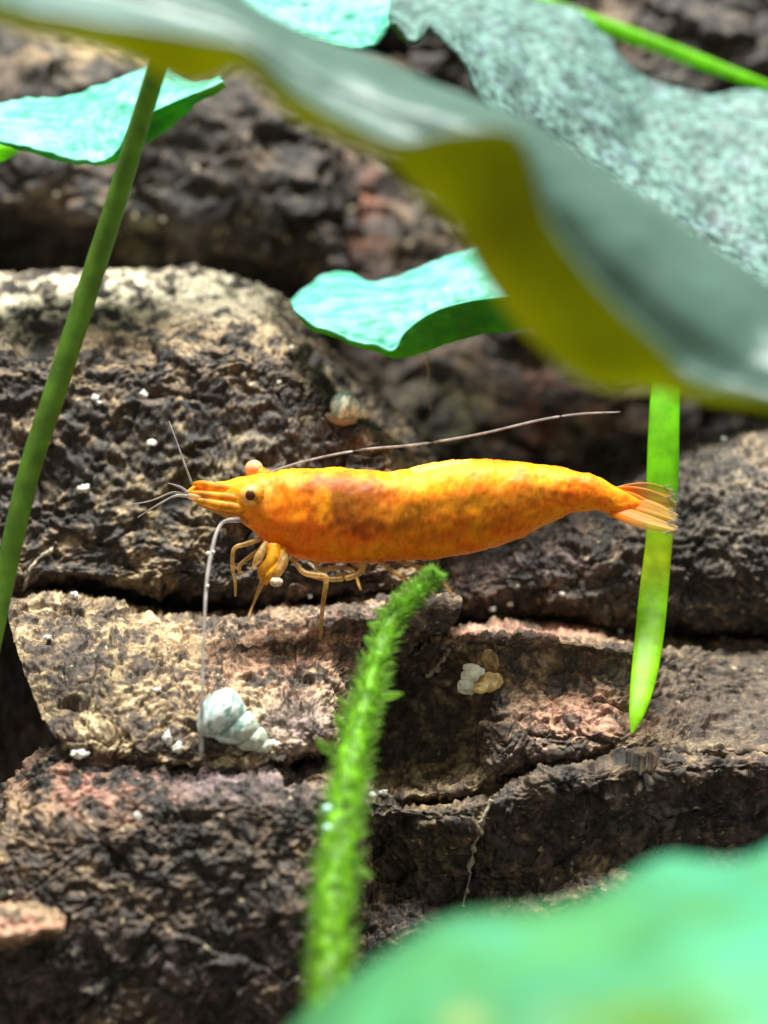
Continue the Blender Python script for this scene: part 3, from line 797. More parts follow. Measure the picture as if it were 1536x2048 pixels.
stem('hanging_blade', 'flat lime green blade with pointed tip hanging behind the shrimp tail', 'blade',
     [(1358, 470, 14), (1350, 560, 9), (1340, 680, 6), (1332, 760, 4.5), (1328, 850, 3.6), (1325, 960, 3.0), (1319, 1070, 2.6), (1308, 1180, 1.8), (1299, 1270, 0.4), (1288, 1350, -1.2), (1275, 1420, -2.6), (1263, 1468, -3.2)],
     [26, 28, 30, 29, 31, 32, 27, 29, 29, 26, 17, 2], M_BLADE, aspect=0.3, cols=blade_cols)
stem('lime_blade', 'narrow lime green blade slanting above the speckled leaf edge', 'blade',
     [(960, -70, 29), (1075, -8, 27), (1150, 28, 27), (1240, 62, 27), (1330, 96, 27), (1420, 130, 27), (1530, 172, 27), (1680, 235, 28), (1800, 420, 29), (1850, 1200, 31), (1860, 2560, 33)],
     [13, 12, 13, 15, 15, 14, 11, 11, 11, 11, 11], M_BLADE, aspect=0.5)
stem('lime_blade', 'short lime green blade tip under the drooping mint leaf', 'blade',
     [(58, 278, 12.5), (30, 292, 12.5), (0, 306, 12.5), (-60, 335, 13), (-160, 420, 13), (-240, 900, 13), (-260, 2540, 14)],
     [4, 13, 17, 17, 15, 14, 14], M_BLADE, aspect=0.5)


# fuzzy stalk
def fuzzy():
    ctrl = [(640, 2330, -25), (650, 2180, -23), (655, 2050, -21), (660, 1930, -19), (668, 1800, -17), (680, 1680, -15), (696, 1560, -12.5), (722, 1440, -10), (752, 1330, -8), (785, 1240, -6.5), (830, 1190, -6.2), (862, 1160, -6), (876, 1142, -6)]
    rad = [31, 31, 31, 31, 31, 30, 29, 25, 21, 17, 13, 9, 3]
    ctrl = [(600, 3300, -30)] + ctrl; rad = [30] + rad
    w = np.array([P(np.array(a), np.array(b), np.array(c)) for a, b, c in ctrl])
    r = np.array(rad) * PXMM * 0.93
    base = w[0]
    root = empty('fuzzy_stalk', base)
    tag(root, 'bright green fuzzy algae covered stalk standing in front of the shrimp', 'stalk')
    v, f = tube_np(w, r, 20, 240)
    ring = v[:-2]; ctr = np.repeat(ring.reshape(240, 20, 3).mean(1), 20, axis=0)
    dirv = ring - ctr; ln = np.linalg.norm(dirv, axis=1, keepdims=True)
    bump = fbm(ring * 1.6, 3, 710)[:, None]
    v[:-2] = ctr + dirv * (1 + 0.28 * bump)
    link('stem', mesh_np('stem', v, as_obj(f), base, None, True, [M_FUZZ]), base, root, base)
    q = catmull(np.column_stack([w, r]), 600)
    tan = np.gradient(q[:, :3], axis=0); tan /= np.linalg.norm(tan, axis=1)[:, None]
    rnd = random.Random(5)
    hv = []; hf = []; off = 0
    for k in range(3600):
        i = rnd.randrange(130, 590)
        c = q[i, :3]; rr = q[i, 3]
        d = np.array([rnd.gauss(0, 1) for _ in range(3)]); d -= tan[i] * (d @ tan[i]); d /= np.linalg.norm(d)
        up = tan[i] * rnd.uniform(0.2, 1.1)
        ax = d + up; ax /= np.linalg.norm(ax)
        L = rnd.uniform(0.3, 1.0) * (0.55 + 0.6 * min(1, rr / 0.8)); w0 = rnd.uniform(0.015, 0.04)
        b0 = c + d * rr * 0.85
        s = np.cross(ax, d + 0.01); s /= np.linalg.norm(s); t = np.cross(ax, s)
        m = b0 + ax * L * 0.55
        for cc, ww in ((b0, w0), (m, w0 * 0.9)):
            for a in (0, 2.094, 4.189):
                hv.append(cc + ww * (math.cos(a) * s + math.sin(a) * t))
        hv.append(b0 + ax * L)
        for a in range(3):
            a2 = (a + 1) % 3
            hf.append([off + a, off + a2, off + 3 + a2, off + 3 + a]); hf.append([off + 3 + a, off + 3 + a2, off + 6])
        off += 7
    o = link('algae_fuzz', mesh_np('algae_fuzz', np.array(hv), as_obj(hf), base, None, True, [M_HAIR]), base, root, base)
    o['kind'] = 'stuff'
    # stubby side leaflets
    for (x, y, dx, dy, L) in [(800, 1215, -14, -30, 1), (783, 1232, -34, -14, 1), (770, 1255, -34, -8, 1), (752, 1300, -22, -26, 1), (763, 1395, 40, -8, 1.0), (700, 1430, -22, -34, 1), (690, 1465, -20, -36, 1), (690, 1655, 24, -40, 1.1), (712, 1740, 30, 12, 1), (660, 1505, -24, -24, 1)]:
        i = int(np.argmin(np.abs(to_px(q[:, :3])[1] - y)))
        a = P(np.array(x), np.array(y), np.array(to_px(q[i:i + 1, :3])[2][0] - 0.3))
        b = a + RIGHT * dx * PXMM * L - UP * dy * PXMM * L - FWD * 0.15
        vv, ff = tube_np(np.array([a, a * 0.55 + b * 0.45, b]), [0.16, 0.24, 0.05], 10, 13, 0.5)
        link('leaflet', mesh_np('leaflet', vv, as_obj(ff), base, None, True, [M_HAIR]), base, root, base)
    return root, q


M_HAIR = hair_mat(); M_HAIR0 = leaf_mat('fuzz_pale_green', (0.18, 0.42, 0.03), (0.36, 0.75, 0.05), 0.55, 0.5, 0.3, nscale=900)
_, STALK = fuzzy()

# ------------------------------------------------------------------ shrimp
def shrimp():
    # px, dorsal y, ventral y, half width mm, depth of axis
    S = np.array([
        (372, 984, 992, 0.10), (384, 972, 1001, 0.30), (402, 963, 1010, 0.48), (428, 965, 1021, 0.62), (452, 962, 1030, 0.78), (478, 954, 1042, 1.0),
        (500, 950, 1056, 1.25), (522, 947, 1078, 1.45), (550, 943, 1102, 1.62), (590, 938, 1115, 1.78), (640, 935, 1123, 1.92), (690, 936, 1127, 2.0),
        (735, 941, 1126, 2.02), (768, 945, 1124, 2.02), (800, 941, 1121, 2.05), (850, 930, 1119, 2.08), (900, 922, 1114, 2.08), (950, 919, 1105, 2.02),
        (1000, 921, 1092, 1.9), (1050, 926, 1072, 1.72), (1100, 932, 1046, 1.5), (1145, 941, 1026, 1.28), (1180, 949, 1022, 1.1), (1205, 957, 1023, 0.95), (1228, 970, 1030, 0.78), (1245, 979, 1036, 0.62), (1258, 988, 1037, 0.42), (1272, 997, 1034, 0.22), (1284, 1006, 1030, 0.08)], float)
    n = 420; m = 80
    t = np.linspace(S[0, 0], S[-1, 0], n)
    T = np.interp  # smooth the outline with a small kernel after linear interpolation
    def smooth(a, k=9):
        ker = np.hanning(k + 2)[1:-1]; ker /= ker.sum()
        return np.convolve(np.pad(a, k // 2, mode='edge'), ker, 'valid')
    top = smooth(T(t, S[:, 0], S[:, 1])); bot = smooth(T(t, S[:, 0], S[:, 2])); hw = smooth(T(t, S[:, 0], S[:, 3]))
    a = np.linspace(0, 2 * np.pi, m, endpoint=False)
    ca, sa = np.cos(a), np.sin(a)
    # vertical cross-section: rounded dorsal ridge, flatter flank, narrower belly
    cy = (top + bot) / 2; hh = (bot - top) / 2
    yy = cy[:, None] - hh[:, None] * np.sign(sa)[None] * np.abs(sa)[None] ** 0.92
    prof = np.sign(ca) * np.abs(ca) ** 0.8
    taper = 1 - 0.10 * np.clip(-sa, 0, 1) ** 2
    dd = -hw[:, None] * prof[None] * taper[None]
    # body rolls slightly towards the viewer: dorsal line shifts a little near
    xx = t[:, None] + 0 * yy
    # segment edges: a curved hind margin per segment, each slightly proud of the next
    edges = [772, 838, 908, 985, 1062, 1138, 1190]
    step = np.zeros_like(xx)
    vn = (yy - cy[:, None]) / (hh[:, None] + 1e-6)
    for k, e in enumerate(edges):
        ex = e + 16 * (1 - vn ** 2) - 10 * np.clip(vn, 0, 1) ** 2
        s_ = xx - ex
        step += np.where(s_ < 0, np.exp(s_ / 26.0), 0) * 0.026 - np.where(s_ >= 0, np.exp(-s_ / 9.0), 0) * 0.02
    p = P(xx, yy, dd)
    ctr = P(xx, cy[:, None] + 0 * yy, 0 * dd)
    out = p - ctr; out /= np.linalg.norm(out, axis=-1, keepdims=True) + 1e-9
    pf = p.reshape(-1, 3)
    rough_ = (0.07 * fbm(pf * 0.9, 2, 800) + 0.035 * fbm(pf * 3, 2, 810)).reshape(n, m)
    fade = sm(t, 380, 560)[:, None]
    p = p + out * ((step + rough_) * fade)[..., None]
    # scalloped lower margin of the side plates
    V = p.reshape(-1, 3)
    F = [list(q) for q in grid_faces(n, m, wrap=True)]
    c0 = len(V); V = np.vstack([V, ctr[0, :1], ctr[-1, :1]])
    for j in range(m):
        F.append([(j + 1) % m, j, c0]); F.append([(n - 1) * m + j, (n - 1) * m + (j + 1) % m, c0 + 1])
    # pigment
    px = np.r_[xx.ravel(), 372, 1284]; py = np.r_[yy.ravel(), 988, 1018]
    n1 = fbm(V * 0.8, 3, 820); n2 = fbm(V * 2.5, 3, 830); n3 = fbm(V * 6, 2, 835)
    col = np.ones((len(V), 3)) * np.array([0.90, 0.27, 0.006])
    def blob(cx, cy_, rx, ry, c, w, ang=0.0, edge=1.0):
        nonlocal col
        ux = (px - cx) * math.cos(ang) + (py - cy_) * math.sin(ang); uy = -(px - cx) * math.sin(ang) + (py - cy_) * math.cos(ang)
        r = np.sqrt((ux / rx) ** 2 + (uy / ry) ** 2) + 0.22 * n1 + 0.15 * n2
        k = (w * (1 - sm(r, 1 - 0.5 * edge, 1 + 0.35 * edge)))[:, None]
        col = col * (1 - k) + np.array(c) * k
    blob(620, 1060, 120, 70, (0.93, 0.22, 0.004), 0.8)
    blob(860, 958, 130, 30, (0.98, 0.42, 0.006), 0.9, ang=-0.06)
    blob(1050, 955, 150, 22, (0.93, 0.34, 0.006), 0.6, ang=0.05)
    blob(705, 1005, 92, 58, (0.26, 0.075, 0.003), 0.95, ang=0.1)
    blob(640, 975, 50, 16, (0.34, 0.10, 0.003), 0.8)
    blob(790, 1030, 90, 40, (0.48, 0.15, 0.003), 0.8)
    blob(960, 1000, 190, 26, (0.46, 0.17, 0.003), 0.9, ang=-0.12)
    blob(930, 1060, 160, 22, (0.66, 0.19, 0.003), 0.7, ang=-0.2)
    blob(645, 1010, 20, 40, (0.95, 0.36, 0.01), 0.7)
    blob(1190, 985, 60, 18, (0.75, 0.24, 0.004), 0.6, ang=0.3)
    blob(430, 990, 75, 40, (0.86, 0.40, 0.012), 0.9)
    blob(528, 985, 20, 34, (0.92, 0.42, 0.06), 0.6)
    # broken specular line along the back, painted into the shell colour
    dl = np.exp(-((py - (945 - (px - 790) * 0.155)) / 6.0) ** 2) * sm(px, 775, 790) * (1 - sm(px, 920, 950)) * sm(n1 + 0.5 * n2, -0.25, 0.15)
    col = col * (1 - dl[:, None]) + np.array([1.0, 0.72, 0.15]) * dl[:, None]
    # pale broken line on the flank
    fl = np.exp(-((py - (1068 - (px - 790) * 0.16)) / 5.0) ** 2) * sm(px, 790, 850) * (1 - sm(px, 1080, 1180)) * 0.55 * sm(n2, -0.3, 0.3)
    col = col * (1 - fl[:, None]) + np.array([0.98, 0.42, 0.01]) * fl[:, None]
    # thin shell at the lower edge is clearer
    k = (sm(py, 1095, 1130) * 0.5)[:, None]
    col = col * (1 - k) + np.array([0.72, 0.26, 0.01]) * k
    col *= (1.04 + 0.24 * n2 + 0.2 * n3)[:, None] * np.stack([1 + 0 * n1, 1 + 0.35 * n1, 1 + 0 * n1], 1)
    col[:, 1] *= 0.86; col[:, 2] *= 0.8
    base = P(np.array(650.), np.array(1276.), np.array(0.))
    root = empty('shrimp', base)
    tag(root, 'bright orange freshwater shrimp standing on the tan ledge rock', 'shrimp')
    M_BODY, nt, b, out_ = new_mat('shrimp_shell_orange')
    at = nt.nodes.new('ShaderNodeVertexColor'); at.layer_name = 'Col'
    nt.links.new(at.outputs['Color'], b.inputs['Base Color'])
    b.inputs['Roughness'].default_value = 0.5; b.inputs['Specular IOR Level'].default_value = 0.18
    b.inputs['Subsurface Weight'].default_value = 0.7; b.inputs['Subsurface Radius'].default_value = (1.0, 0.4, 0.05); b.inputs['Subsurface Scale'].default_value = 0.0006
    tcn = nt.nodes.new('ShaderNodeTexCoord'); nz = nt.nodes.new('ShaderNodeTexNoise'); nz.inputs['Scale'].default_value = 3500; nz.inputs['Detail'].default_value = 3
    nt.links.new(tcn.outputs['Object'], nz.inputs['Vector'])
    bp = nt.nodes.new('ShaderNodeBump'); bp.inputs['Strength'].default_value = 0.35; bp.inputs['Distance'].default_value = 0.00006
    nt.links.new(nz.outputs['Fac'], bp.inputs['Height']); nt.links.new(bp.outputs['Normal'], b.inputs['Normal'])
    body = link('body', mesh_np('body', V, as_obj(F), base, np.clip(col, 0, 1), True, [M_BODY]), base, root, base)

    M_LEG = clear(leaf_mat('shrimp_limb_amber', (0.62, 0.38, 0.12), (0.85, 0.55, 0.18), 0.45, 0.4, 0.3, nscale=2200, namp=(0.55, 1.35)), 0.3)
    M_PALE = clear(leaf_mat('shrimp_antenna_pale', (0.44, 0.38, 0.34), (0.5, 0.45, 0.4), 0.3, 0.4, 0.4, nscale=1800, namp=(0.6, 1.2)), 0.25)
    M_AMB = clear(leaf_mat('shrimp_mouthparts_orange', (0.86, 0.40, 0.02), (0.9, 0.45, 0.03), 0.4, 0.4, 0.3, nscale=2200, namp=(0.55, 1.3)), 0.15)
    M_FANTIP = clear(leaf_mat('shrimp_scale_cream', (0.66, 0.50, 0.28), (0.7, 0.55, 0.3), 0.4, 0.4, 0.3, nscale=2200), 0.35)
    M_CREAMY = plain_mat('held_food', (0.62, 0.47, 0.32), 0.5, 0.3, sss=0.3, nscale=3000, namp=(0.6, 1.3), bump=0.00008)
    M_CREAM = plain_mat('shrimp_eye_cream', (0.88, 0.42, 0.09), 0.35, 0.3, sss=0.4, nscale=2500, namp=(0.75, 1.2))
    M_PINK = plain_mat('shrimp_eye_pink', (0.85, 0.36, 0.16), 0.25, 0.5, sss=0.4, nscale=3000)
    M_PUPIL = plain_mat('shrimp_pupil', (0.05, 0.014, 0.003), 0.4, 0.3)
    M_FAN, nt, b, out_ = new_mat('shrimp_tail_fan')
    at = nt.nodes.new('ShaderNodeVertexColor'); at.layer_name = 'Col'
    nt.links.new(at.outputs['Color'], b.inputs['Base Color'])
    b.inputs['Roughness'].default_value = 0.4; b.inputs['Specular IOR Level'].default_value = 0.25
    tl = nt.nodes.new('ShaderNodeBsdfTranslucent'); nt.links.new(at.outputs['Color'], tl.inputs['Color'])
    mxa = nt.nodes.new('ShaderNodeMixShader'); mxa.inputs['Fac'].default_value = 0.4
    nt.links.new(b.outputs['BSDF'], mxa.inputs[1]); nt.links.new(tl.outputs['BSDF'], mxa.inputs[2])
    tp = nt.nodes.new('ShaderNodeBsdfTransparent'); mxb = nt.nodes.new('ShaderNodeMixShader')
    nt.links.new(at.outputs['Alpha'], mxb.inputs['Fac']); nt.links.new(tp.outputs['BSDF'], mxb.inputs[1]); nt.links.new(mxa.outputs['Shader'], mxb.inputs[2])
    nt.links.new(mxb.outputs['Shader'], out_.inputs['Surface'])

    def limb(name, pts, rad, mat=M_LEG, sides=8, parent=root, aspect=1.0):
        w = np.array([P(np.array(x), np.array(y), np.array(d)) for x, y, d in pts])
        v, f = tube_np(w, np.array(rad) * PXMM, sides, (len(pts) - 1) * 7 + 1, aspect)
        return link(name, mesh_np(name, v, as_obj(f), base, None, True, [mat]), base, parent, base)

    # eyes: cream ball on a short stalk with a dark pupil; far one shows above the head
    iv, if_ = ico(3)
    def ball(name, px_, py_, d, r, mat, sq=(1, 1, 1), parent=root):
        c = P(np.array(px_), np.array(py_), np.array(d))
        v = c + iv * np.array(sq) * r
        return link(name, mesh_np(name, v, if_, base, None, True, [mat]), base, parent, base)
    e1 = ball('eye', 503, 991, -1.05, 0.60, M_CREAM)
    c = P(np.array(502.), np.array(991.), np.array(-1.05))
    # pupil: a dark cap sunk into the ball facing the viewer
    pd = (CAMPOS - c); pd /= np.linalg.norm(pd); pd = pd + np.array([-0.03, 0, 0.02]); pd /= np.linalg.norm(pd)
    s1 = np.cross(pd, UP); s1 /= np.linalg.norm(s1); s2 = np.cross(s1, pd)
    pv = c + pd * 0.5 + (iv[:, :1] * s1 + iv[:, 1:2] * s2) * 0.27 + iv[:, 2:] * pd * 0.15
    link('pupil', mesh_np('pupil', pv, if_, base, None, True, [M_PUPIL]), base, e1, base)
    e2 = ball('eye', 508, 938, 0.9, 0.47, M_PINK)
    limb('eye_stalk', [(530, 990, -0.9), (515, 992, -1.1), (502, 991, -1.2)], [18, 20, 20], M_AMB)
    limb('eye_stalk', [(535, 955, 0.5), (520, 946, 0.8), (509, 939, 0.9)], [14, 14, 14], M_AMB)

    # scales and peduncles of the antennae at the snout
    for pts, rad, mt in [([(480, 975, -0.7), (440, 975, -0.75), (405, 968, -0.7), (384, 968, -0.6)], [9, 9, 8, 3], M_AMB),
                     ([(485, 998, -0.95), (440, 993, -1.0), (400, 988, -0.95), (376, 984, -0.8)], [10, 9, 7, 3], M_AMB),
                     ([(490, 1018, -1.0), (450, 1012, -1.1), (410, 1004, -1.0), (374, 992, -0.9)], [11, 11, 9, 3], M_AMB),
                     ([(500, 1040, -0.8), (465, 1032, -0.9), (430, 1020, -0.8), (395, 1008, -0.7)], [9, 8, 6, 2], M_LEG)]:
        limb('antenna_base', [(x, y, d + 0.22) for x, y, d in pts], rad, mt, 10)
    # antennules
    limb('antennule', [(384, 968, -0.6), (368, 925, -0.6), (352, 880, -0.4), (338, 842, 0)], [2.6, 2.2, 1.6, 0.8], M_PALE, 6)
    limb('antennule', [(376, 986, -0.8), (360, 974, -1), (335, 966, -1.2)], [4, 2.6, 1.0], M_PALE, 6)
    limb('antennule', [(374, 992, -0.9), (350, 992, -1.2), (315, 1010, -1.4), (275, 1035, -1.4)], [4, 2.6, 1.8, 0.9], M_PALE, 6)
    limb('antennule', [(374, 990, -0.8), (345, 985, -1.0), (300, 1002, -1.2), (240, 1012, -1.0)], [3, 2.2, 1.4, 0.8], M_PALE, 6)
    # long antennae: one hangs down in front, one sweeps back over the body
    dz = surf(402, 1512)
    limb('antenna', [(478, 1040, -1.0), (452, 1042, -1.6), (436, 1058, -2.2), (424, 1100, -3), (414, 1160, -4), (409, 1240, -5.2), (406, 1330, -6.2), (404, 1420, -7.0), (402, 1514, min(-7.0, dz - 0.1))], [6, 4.2, 4, 4.8, 4.2, 3.2, 2.7, 3.2, 4.2], M_PALE, 8)
    limb('antenna', [(500, 960, 1.6), (600, 925, 2.4), (720, 900, 2.6), (835, 889, 2.6), (960, 868, 2.6), (1080, 840, 2.6), (1160, 828, 2.6), (1240, 824, 2.6)], [3, 2.4, 2.2, 2.4, 2.2, 2.2, 2, 1.2], M_PALE, 6)
    for (x, y, r, d) in [(416, 1107, 4.5, -3.1), (427, 1104, 3.5, -3.1), (415, 1172, 3.5, -4.3)]:
        iv2, if2 = ico(1)
        cc = P(np.array(x), np.array(y), np.array(d - 0.1))
        link('antenna_speck', mesh_np('antenna_speck', cc + iv2 * r * PXMM, if2, base, None, True, [M_WHITE]), base, root, base)

    # walking legs
    fd = lambda x, y: surf(x, y) - 0.05
    limb('leg', [(522, 1078, -0.9), (492, 1088, -1.3), (468, 1098, -1.5), (465, 1135, -1.4), (470, 1160, -1.0), (471, 1192, -0.6)], [5.4, 4.8, 4.1, 4.1, 3.4, 2.0])
    limb('leg', [(530, 1092, -0.6), (505, 1110, -0.9), (482, 1128, -1.0), (478, 1142, -1.0), (486, 1146, -1.0)], [5.4, 4.8, 4.1, 4.1, 2.0])
    limb('leg', [(545, 1100, -0.8), (530, 1140, -1.3), (524, 1165, -1.2), (512, 1195, -0.4), (497, 1232, fd(497, 1232))], [6.1, 6.1, 5.4, 3.4, 2.0])
    limb('leg', [(585, 1118, -1.0), (610, 1146, -1.6), (648, 1152, -1.8), (652, 1165, -1.7), (647, 1200, -0.8), (643, 1240, 0.4), (641, 1281, fd(641, 1281))], [6.1, 5.4, 5.4, 5.4, 4.8, 4.1, 3.1])
    limb('leg', [(735, 1120, -0.8), (715, 1148, -1.4), (680, 1158, -1.5), (640, 1156, -1.4), (600, 1142, -1.2)], [6.8, 6.1, 5.4, 4.8, 3.4])
    limb('leg', [(752, 1118, -0.6), (775, 1135, -1.2), (808, 1158, -1.2), (842, 1184, fd(842, 1184))], [6.1, 5.4, 4.8, 2.7], M_LEG)
    limb('leg', [(700, 1120, 0.8), (725, 1140, 1.4), (700, 1150, 1.6), (672, 1148, 1.6)], [6.1, 5.4, 4.8, 3.4])
    limb('leg', [(630, 1118, 0.8), (640, 1138, 1.6), (700, 1138, 1.9), (722, 1180, fd(722, 1180))], [5.4, 4.8, 4.1, 2.0])
    limb('leg', [(780, 1116, 0.6), (815, 1126, 1.4), (870, 1150, 2.0), (905, 1188, fd(905, 1188))], [5.4, 4.8, 4.1, 2.0])
    # bundled mouthparts and small claws under the head
    limb('maxilliped', [(548, 1092, -1.2), (545, 1120, -1.5), (528, 1140, -1.6), (522, 1158, -1.6)], [16, 15, 12, 6], M_AMB, 10)
    limb('maxilliped', [(565, 1100, -1.0), (560, 1130, -1.5), (540, 1150, -1.7), (530, 1168, -1.6)], [15, 14, 11, 5], M_AMB, 10)
    limb('claw', [(532, 1085, -1.3), (520, 1110, -1.7), (514, 1120, -1.8), (505, 1135, -1.8)], [6, 9, 8, 2], M_LEG, 10)
    limb('claw', [(570, 1108, -1.3), (566, 1126, -1.7), (556, 1146, -1.9), (548, 1160, -1.9)], [7, 10, 8, 3], M_LEG, 10)
    ball('food_grain', 553, 1164, -1.9, 0.30, M_CREAMY, (1.1, 1, 0.85))
    limb('antennal_scale', [(410, 1000, -0.8), (388, 994, -0.85), (368, 989, -0.85), (352, 986, -0.8)], [5, 6, 4, 1], M_FANTIP, 10, aspect=0.5)
    # tail fan: five thin plates with a bristle fringe
    def plate(name, pts, wid, d0, d1, tilt=0.0):
        """pts: axis pixels; wid: half widths px"""
        k = len(pts); nn = 60; mm = 15
        q = catmull(np.column_stack([pts, wid, np.linspace(d0, d1, k)]), nn)
        ax = np.gradient(q[:, :2], axis=0); ax /= np.linalg.norm(ax, axis=1)[:, None]
        nor = np.stack([-ax[:, 1], ax[:, 0]], 1)
        s = np.linspace(-1, 1, mm)
        X = q[:, 0][:, None] + nor[:, 0][:, None] * q[:, 2][:, None] * s[None]
        Y = q[:, 1][:, None] + nor[:, 1][:, None] * q[:, 2][:, None] * s[None]
        D = q[:, 3][:, None] + tilt * s[None] * q[:, 2][:, None] / 20 - 0.12 * (1 - s[None] ** 2)
        g = P(X, Y, D)
        a_ = g.reshape(-1, 3); nb = grid_normals(g).reshape(-1, 3)
        b_ = a_ - nb * 0.07
        V_ = np.vstack([a_, b_]); off = nn * mm
        ids = np.arange(off).reshape(nn, mm)
        E = []
        for strip in (ids[0], ids[-1, ::-1], ids[::-1, 0], ids[:, -1]):
            for i_ in range(len(strip) - 1):
                E.append((strip[i_ + 1], strip[i_], strip[i_] + off, strip[i_ + 1] + off))
        F_ = np.vstack([grid_faces(nn, mm), grid_faces(nn, mm, off, True), np.array(E)])
        u = (np.linspace(0, 1, nn)[:, None] * np.ones((1, mm))).ravel(); sv = (np.ones((nn, 1)) * s[None]).ravel()
        rib = 0.5 + 0.5 * np.cos(sv * 14)
        c0, c1 = np.array([0.80, 0.22, 0.004]), np.array([0.62, 0.34, 0.07])
        cc = c0 * (1 - sm(u, 0.1, 0.75)[:, None]) + c1 * sm(u, 0.1, 0.75)[:, None]
        cc = cc * (0.85 + 0.3 * rib)[:, None] + 0.25 * np.exp(-(sv / 0.16) ** 2)[:, None] * np.array([0.6, 0.45, 0.2])
        al = 0.92 - 0.60 * sm(u, 0.1, 0.8) * (1 - 0.6 * np.exp(-(sv / 0.2) ** 2)) * (1 - 0.5 * (np.abs(sv) > 0.85))
        me = mesh_np(name, V_, F_, base, np.vstack([cc, cc]), True, [M_FAN])
        buf = np.ones((len(V_), 4), np.float32); buf[:, :3] = np.vstack([cc, cc]); buf[:, 3] = np.r_[al, al]
        me.color_attributes['Col'].data.foreach_set('color', buf.ravel())
        o = link(name, me, base, root, base)
        # bristles
        tip = q[-1]; parts = []
        rn = random.Random(int(tip[1]))
        for i_ in range(16):
            ss = -1 + 2 * i_ / 15
            row_i = int(nn - 1 - 9 * abs(ss))
            st = g[row_i, int(round((ss + 1) / 2 * (mm - 1)))]
            dirp = RIGHT * (ax[-1, 0] + 0.25 * ss * nor[-1, 0]) - UP * (ax[-1, 1] + 0.45 * ss * nor[-1, 1])
            parts.append(tube_np(np.array([st, st + dirp * rn.uniform(0.25, 0.5)]), [0.022, 0.006], 4, 2, smoothpath=False))
        v, f = join(parts)
        link('bristles', mesh_np('bristles', v, f, base, None, True, [M_PALE]), base, o, base)
        return o
    plate('uropod', [(1228, 985), (1262, 982), (1300, 985), (1345, 992)], [10, 15, 19, 12], 0.6, 1.2, 0.3)
    plate('telson', [(1228, 993), (1265, 1002), (1305, 1022), (1340, 1044)], [14, 16, 12, 5], 0.1, 0.2, 0.1)
    plate('uropod', [(1226, 1005), (1262, 1012), (1306, 1024), (1352, 1040)], [16, 20, 20, 12], 0.0, -0.2, -0.2)
    plate('uropod', [(1222, 1018), (1258, 1032), (1300, 1046), (1354, 1060)], [14, 15, 14, 8], -0.4, -0.9, -0.3)
    plate('uropod', [(1230, 985), (1262, 990), (1302, 1003), (1350, 1018)], [12, 18, 22, 14], 0.4, 0.7, 0.2)
    return root


M_WHITE = plain_mat('white_grain', (0.80, 0.76, 0.68), 0.4, 0.5, sss=0.2, nscale=3000, namp=(0.6, 1.2))
shrimp()


# ------------------------------------------------------------------ snails
def spire(A, B, r0, ratio, w0, seed, c_lo, c_hi, c_tip, c_sut, bul=0.23, phase=0.30, rot=0.0):
    """snail shell: a spire with a helical suture, body whorl rounded off at A, apex at B"""
    ax = B - A; Ltot = np.linalg.norm(ax); ax = ax / Ltot
    s1 = np.cross(ax, FWD); s1 /= np.linalg.norm(s1); s2 = np.cross(ax, s1)
    n = 260; m = 64
    q = np.linspace(0, 1, n)
    w_ = (-w0 + (5.6 + w0) * q ** 1.15)[:, None]; th = np.linspace(0, 2 * np.pi, m, endpoint=False)[None]
    sc = ratio ** w_
    zz = Ltot * (1 - sc) + 0 * th
    f = np.mod(w_ + th / (2 * np.pi) + phase, 1.0)
    bulge = (1 - bul) + bul * 1.12 * np.sqrt(np.clip(1 - (2 * f - 1) ** 2, 0, 1)) - 0.05 * f
    cap = np.sqrt(np.clip(1 - np.clip(-w_ / w0, 0, 1) ** 2.0, 0, 1))
    k = sm(w_, -0.2, 0.5)
    bulge = bulge * k + (1 - k)
    rr = r0 * np.minimum(sc, 1.10) * bulge * cap
    V = A + ax * zz[..., None] + rr[..., None] * (np.cos(th + rot)[..., None] * s1 + np.sin(th + rot)[..., None] * s2)
    Vf = V.reshape(-1, 3)
    nz = fbm(Vf * 2.0, 3, seed); nf = fbm(Vf * 5.0, 2, seed + 2)
    rib = np.sin(np.broadcast_to(th * 22 + w_ * 6, (n, m)).ravel() + 2.5 * nz)
    c = A + ax * zz[..., None]; out = (V - c).reshape(-1, 3); out /= np.linalg.norm(out, axis=1)[:, None] + 1e-9
    Vf = Vf + out * (r0 * (0.035 * nz + 0.014 * nf + 0.008 * rib) * cap.repeat(m, 1).ravel())[:, None]
    F = [list(x) for x in grid_faces(n, m, wrap=True)]
    t = sm(nz + 0.8 * nf, -0.35, 0.35)[:, None]
    col = np.array(c_lo) * (1 - t) + np.array(c_hi) * t
    uu = sm(np.broadcast_to(w_, (n, m)).ravel(), 0.6, 1.3)[:, None] * 0.6
    col = col * (1 - uu) + np.array(c_tip) * uu
    sut = (np.exp(-(np.minimum(f, 1 - f) / 0.06) ** 2) * (w_ > 0.3)).ravel()[:, None] * 0.55
    col = col * (1 - sut) + np.array(c_sut) * sut
    return Vf, F, col


def shell_mat(name, rough):
    m_, nt, b, o_ = new_mat(name)
    at = nt.nodes.new('ShaderNodeVertexColor'); at.layer_name = 'Col'; nt.links.new(at.outputs['Color'], b.inputs['Base Color'])
    b.inputs['Roughness'].default_value = rough; b.inputs['Subsurface Weight'].default_value = 0.15; b.inputs['Subsurface Scale'].default_value = 0.0004
    return m_


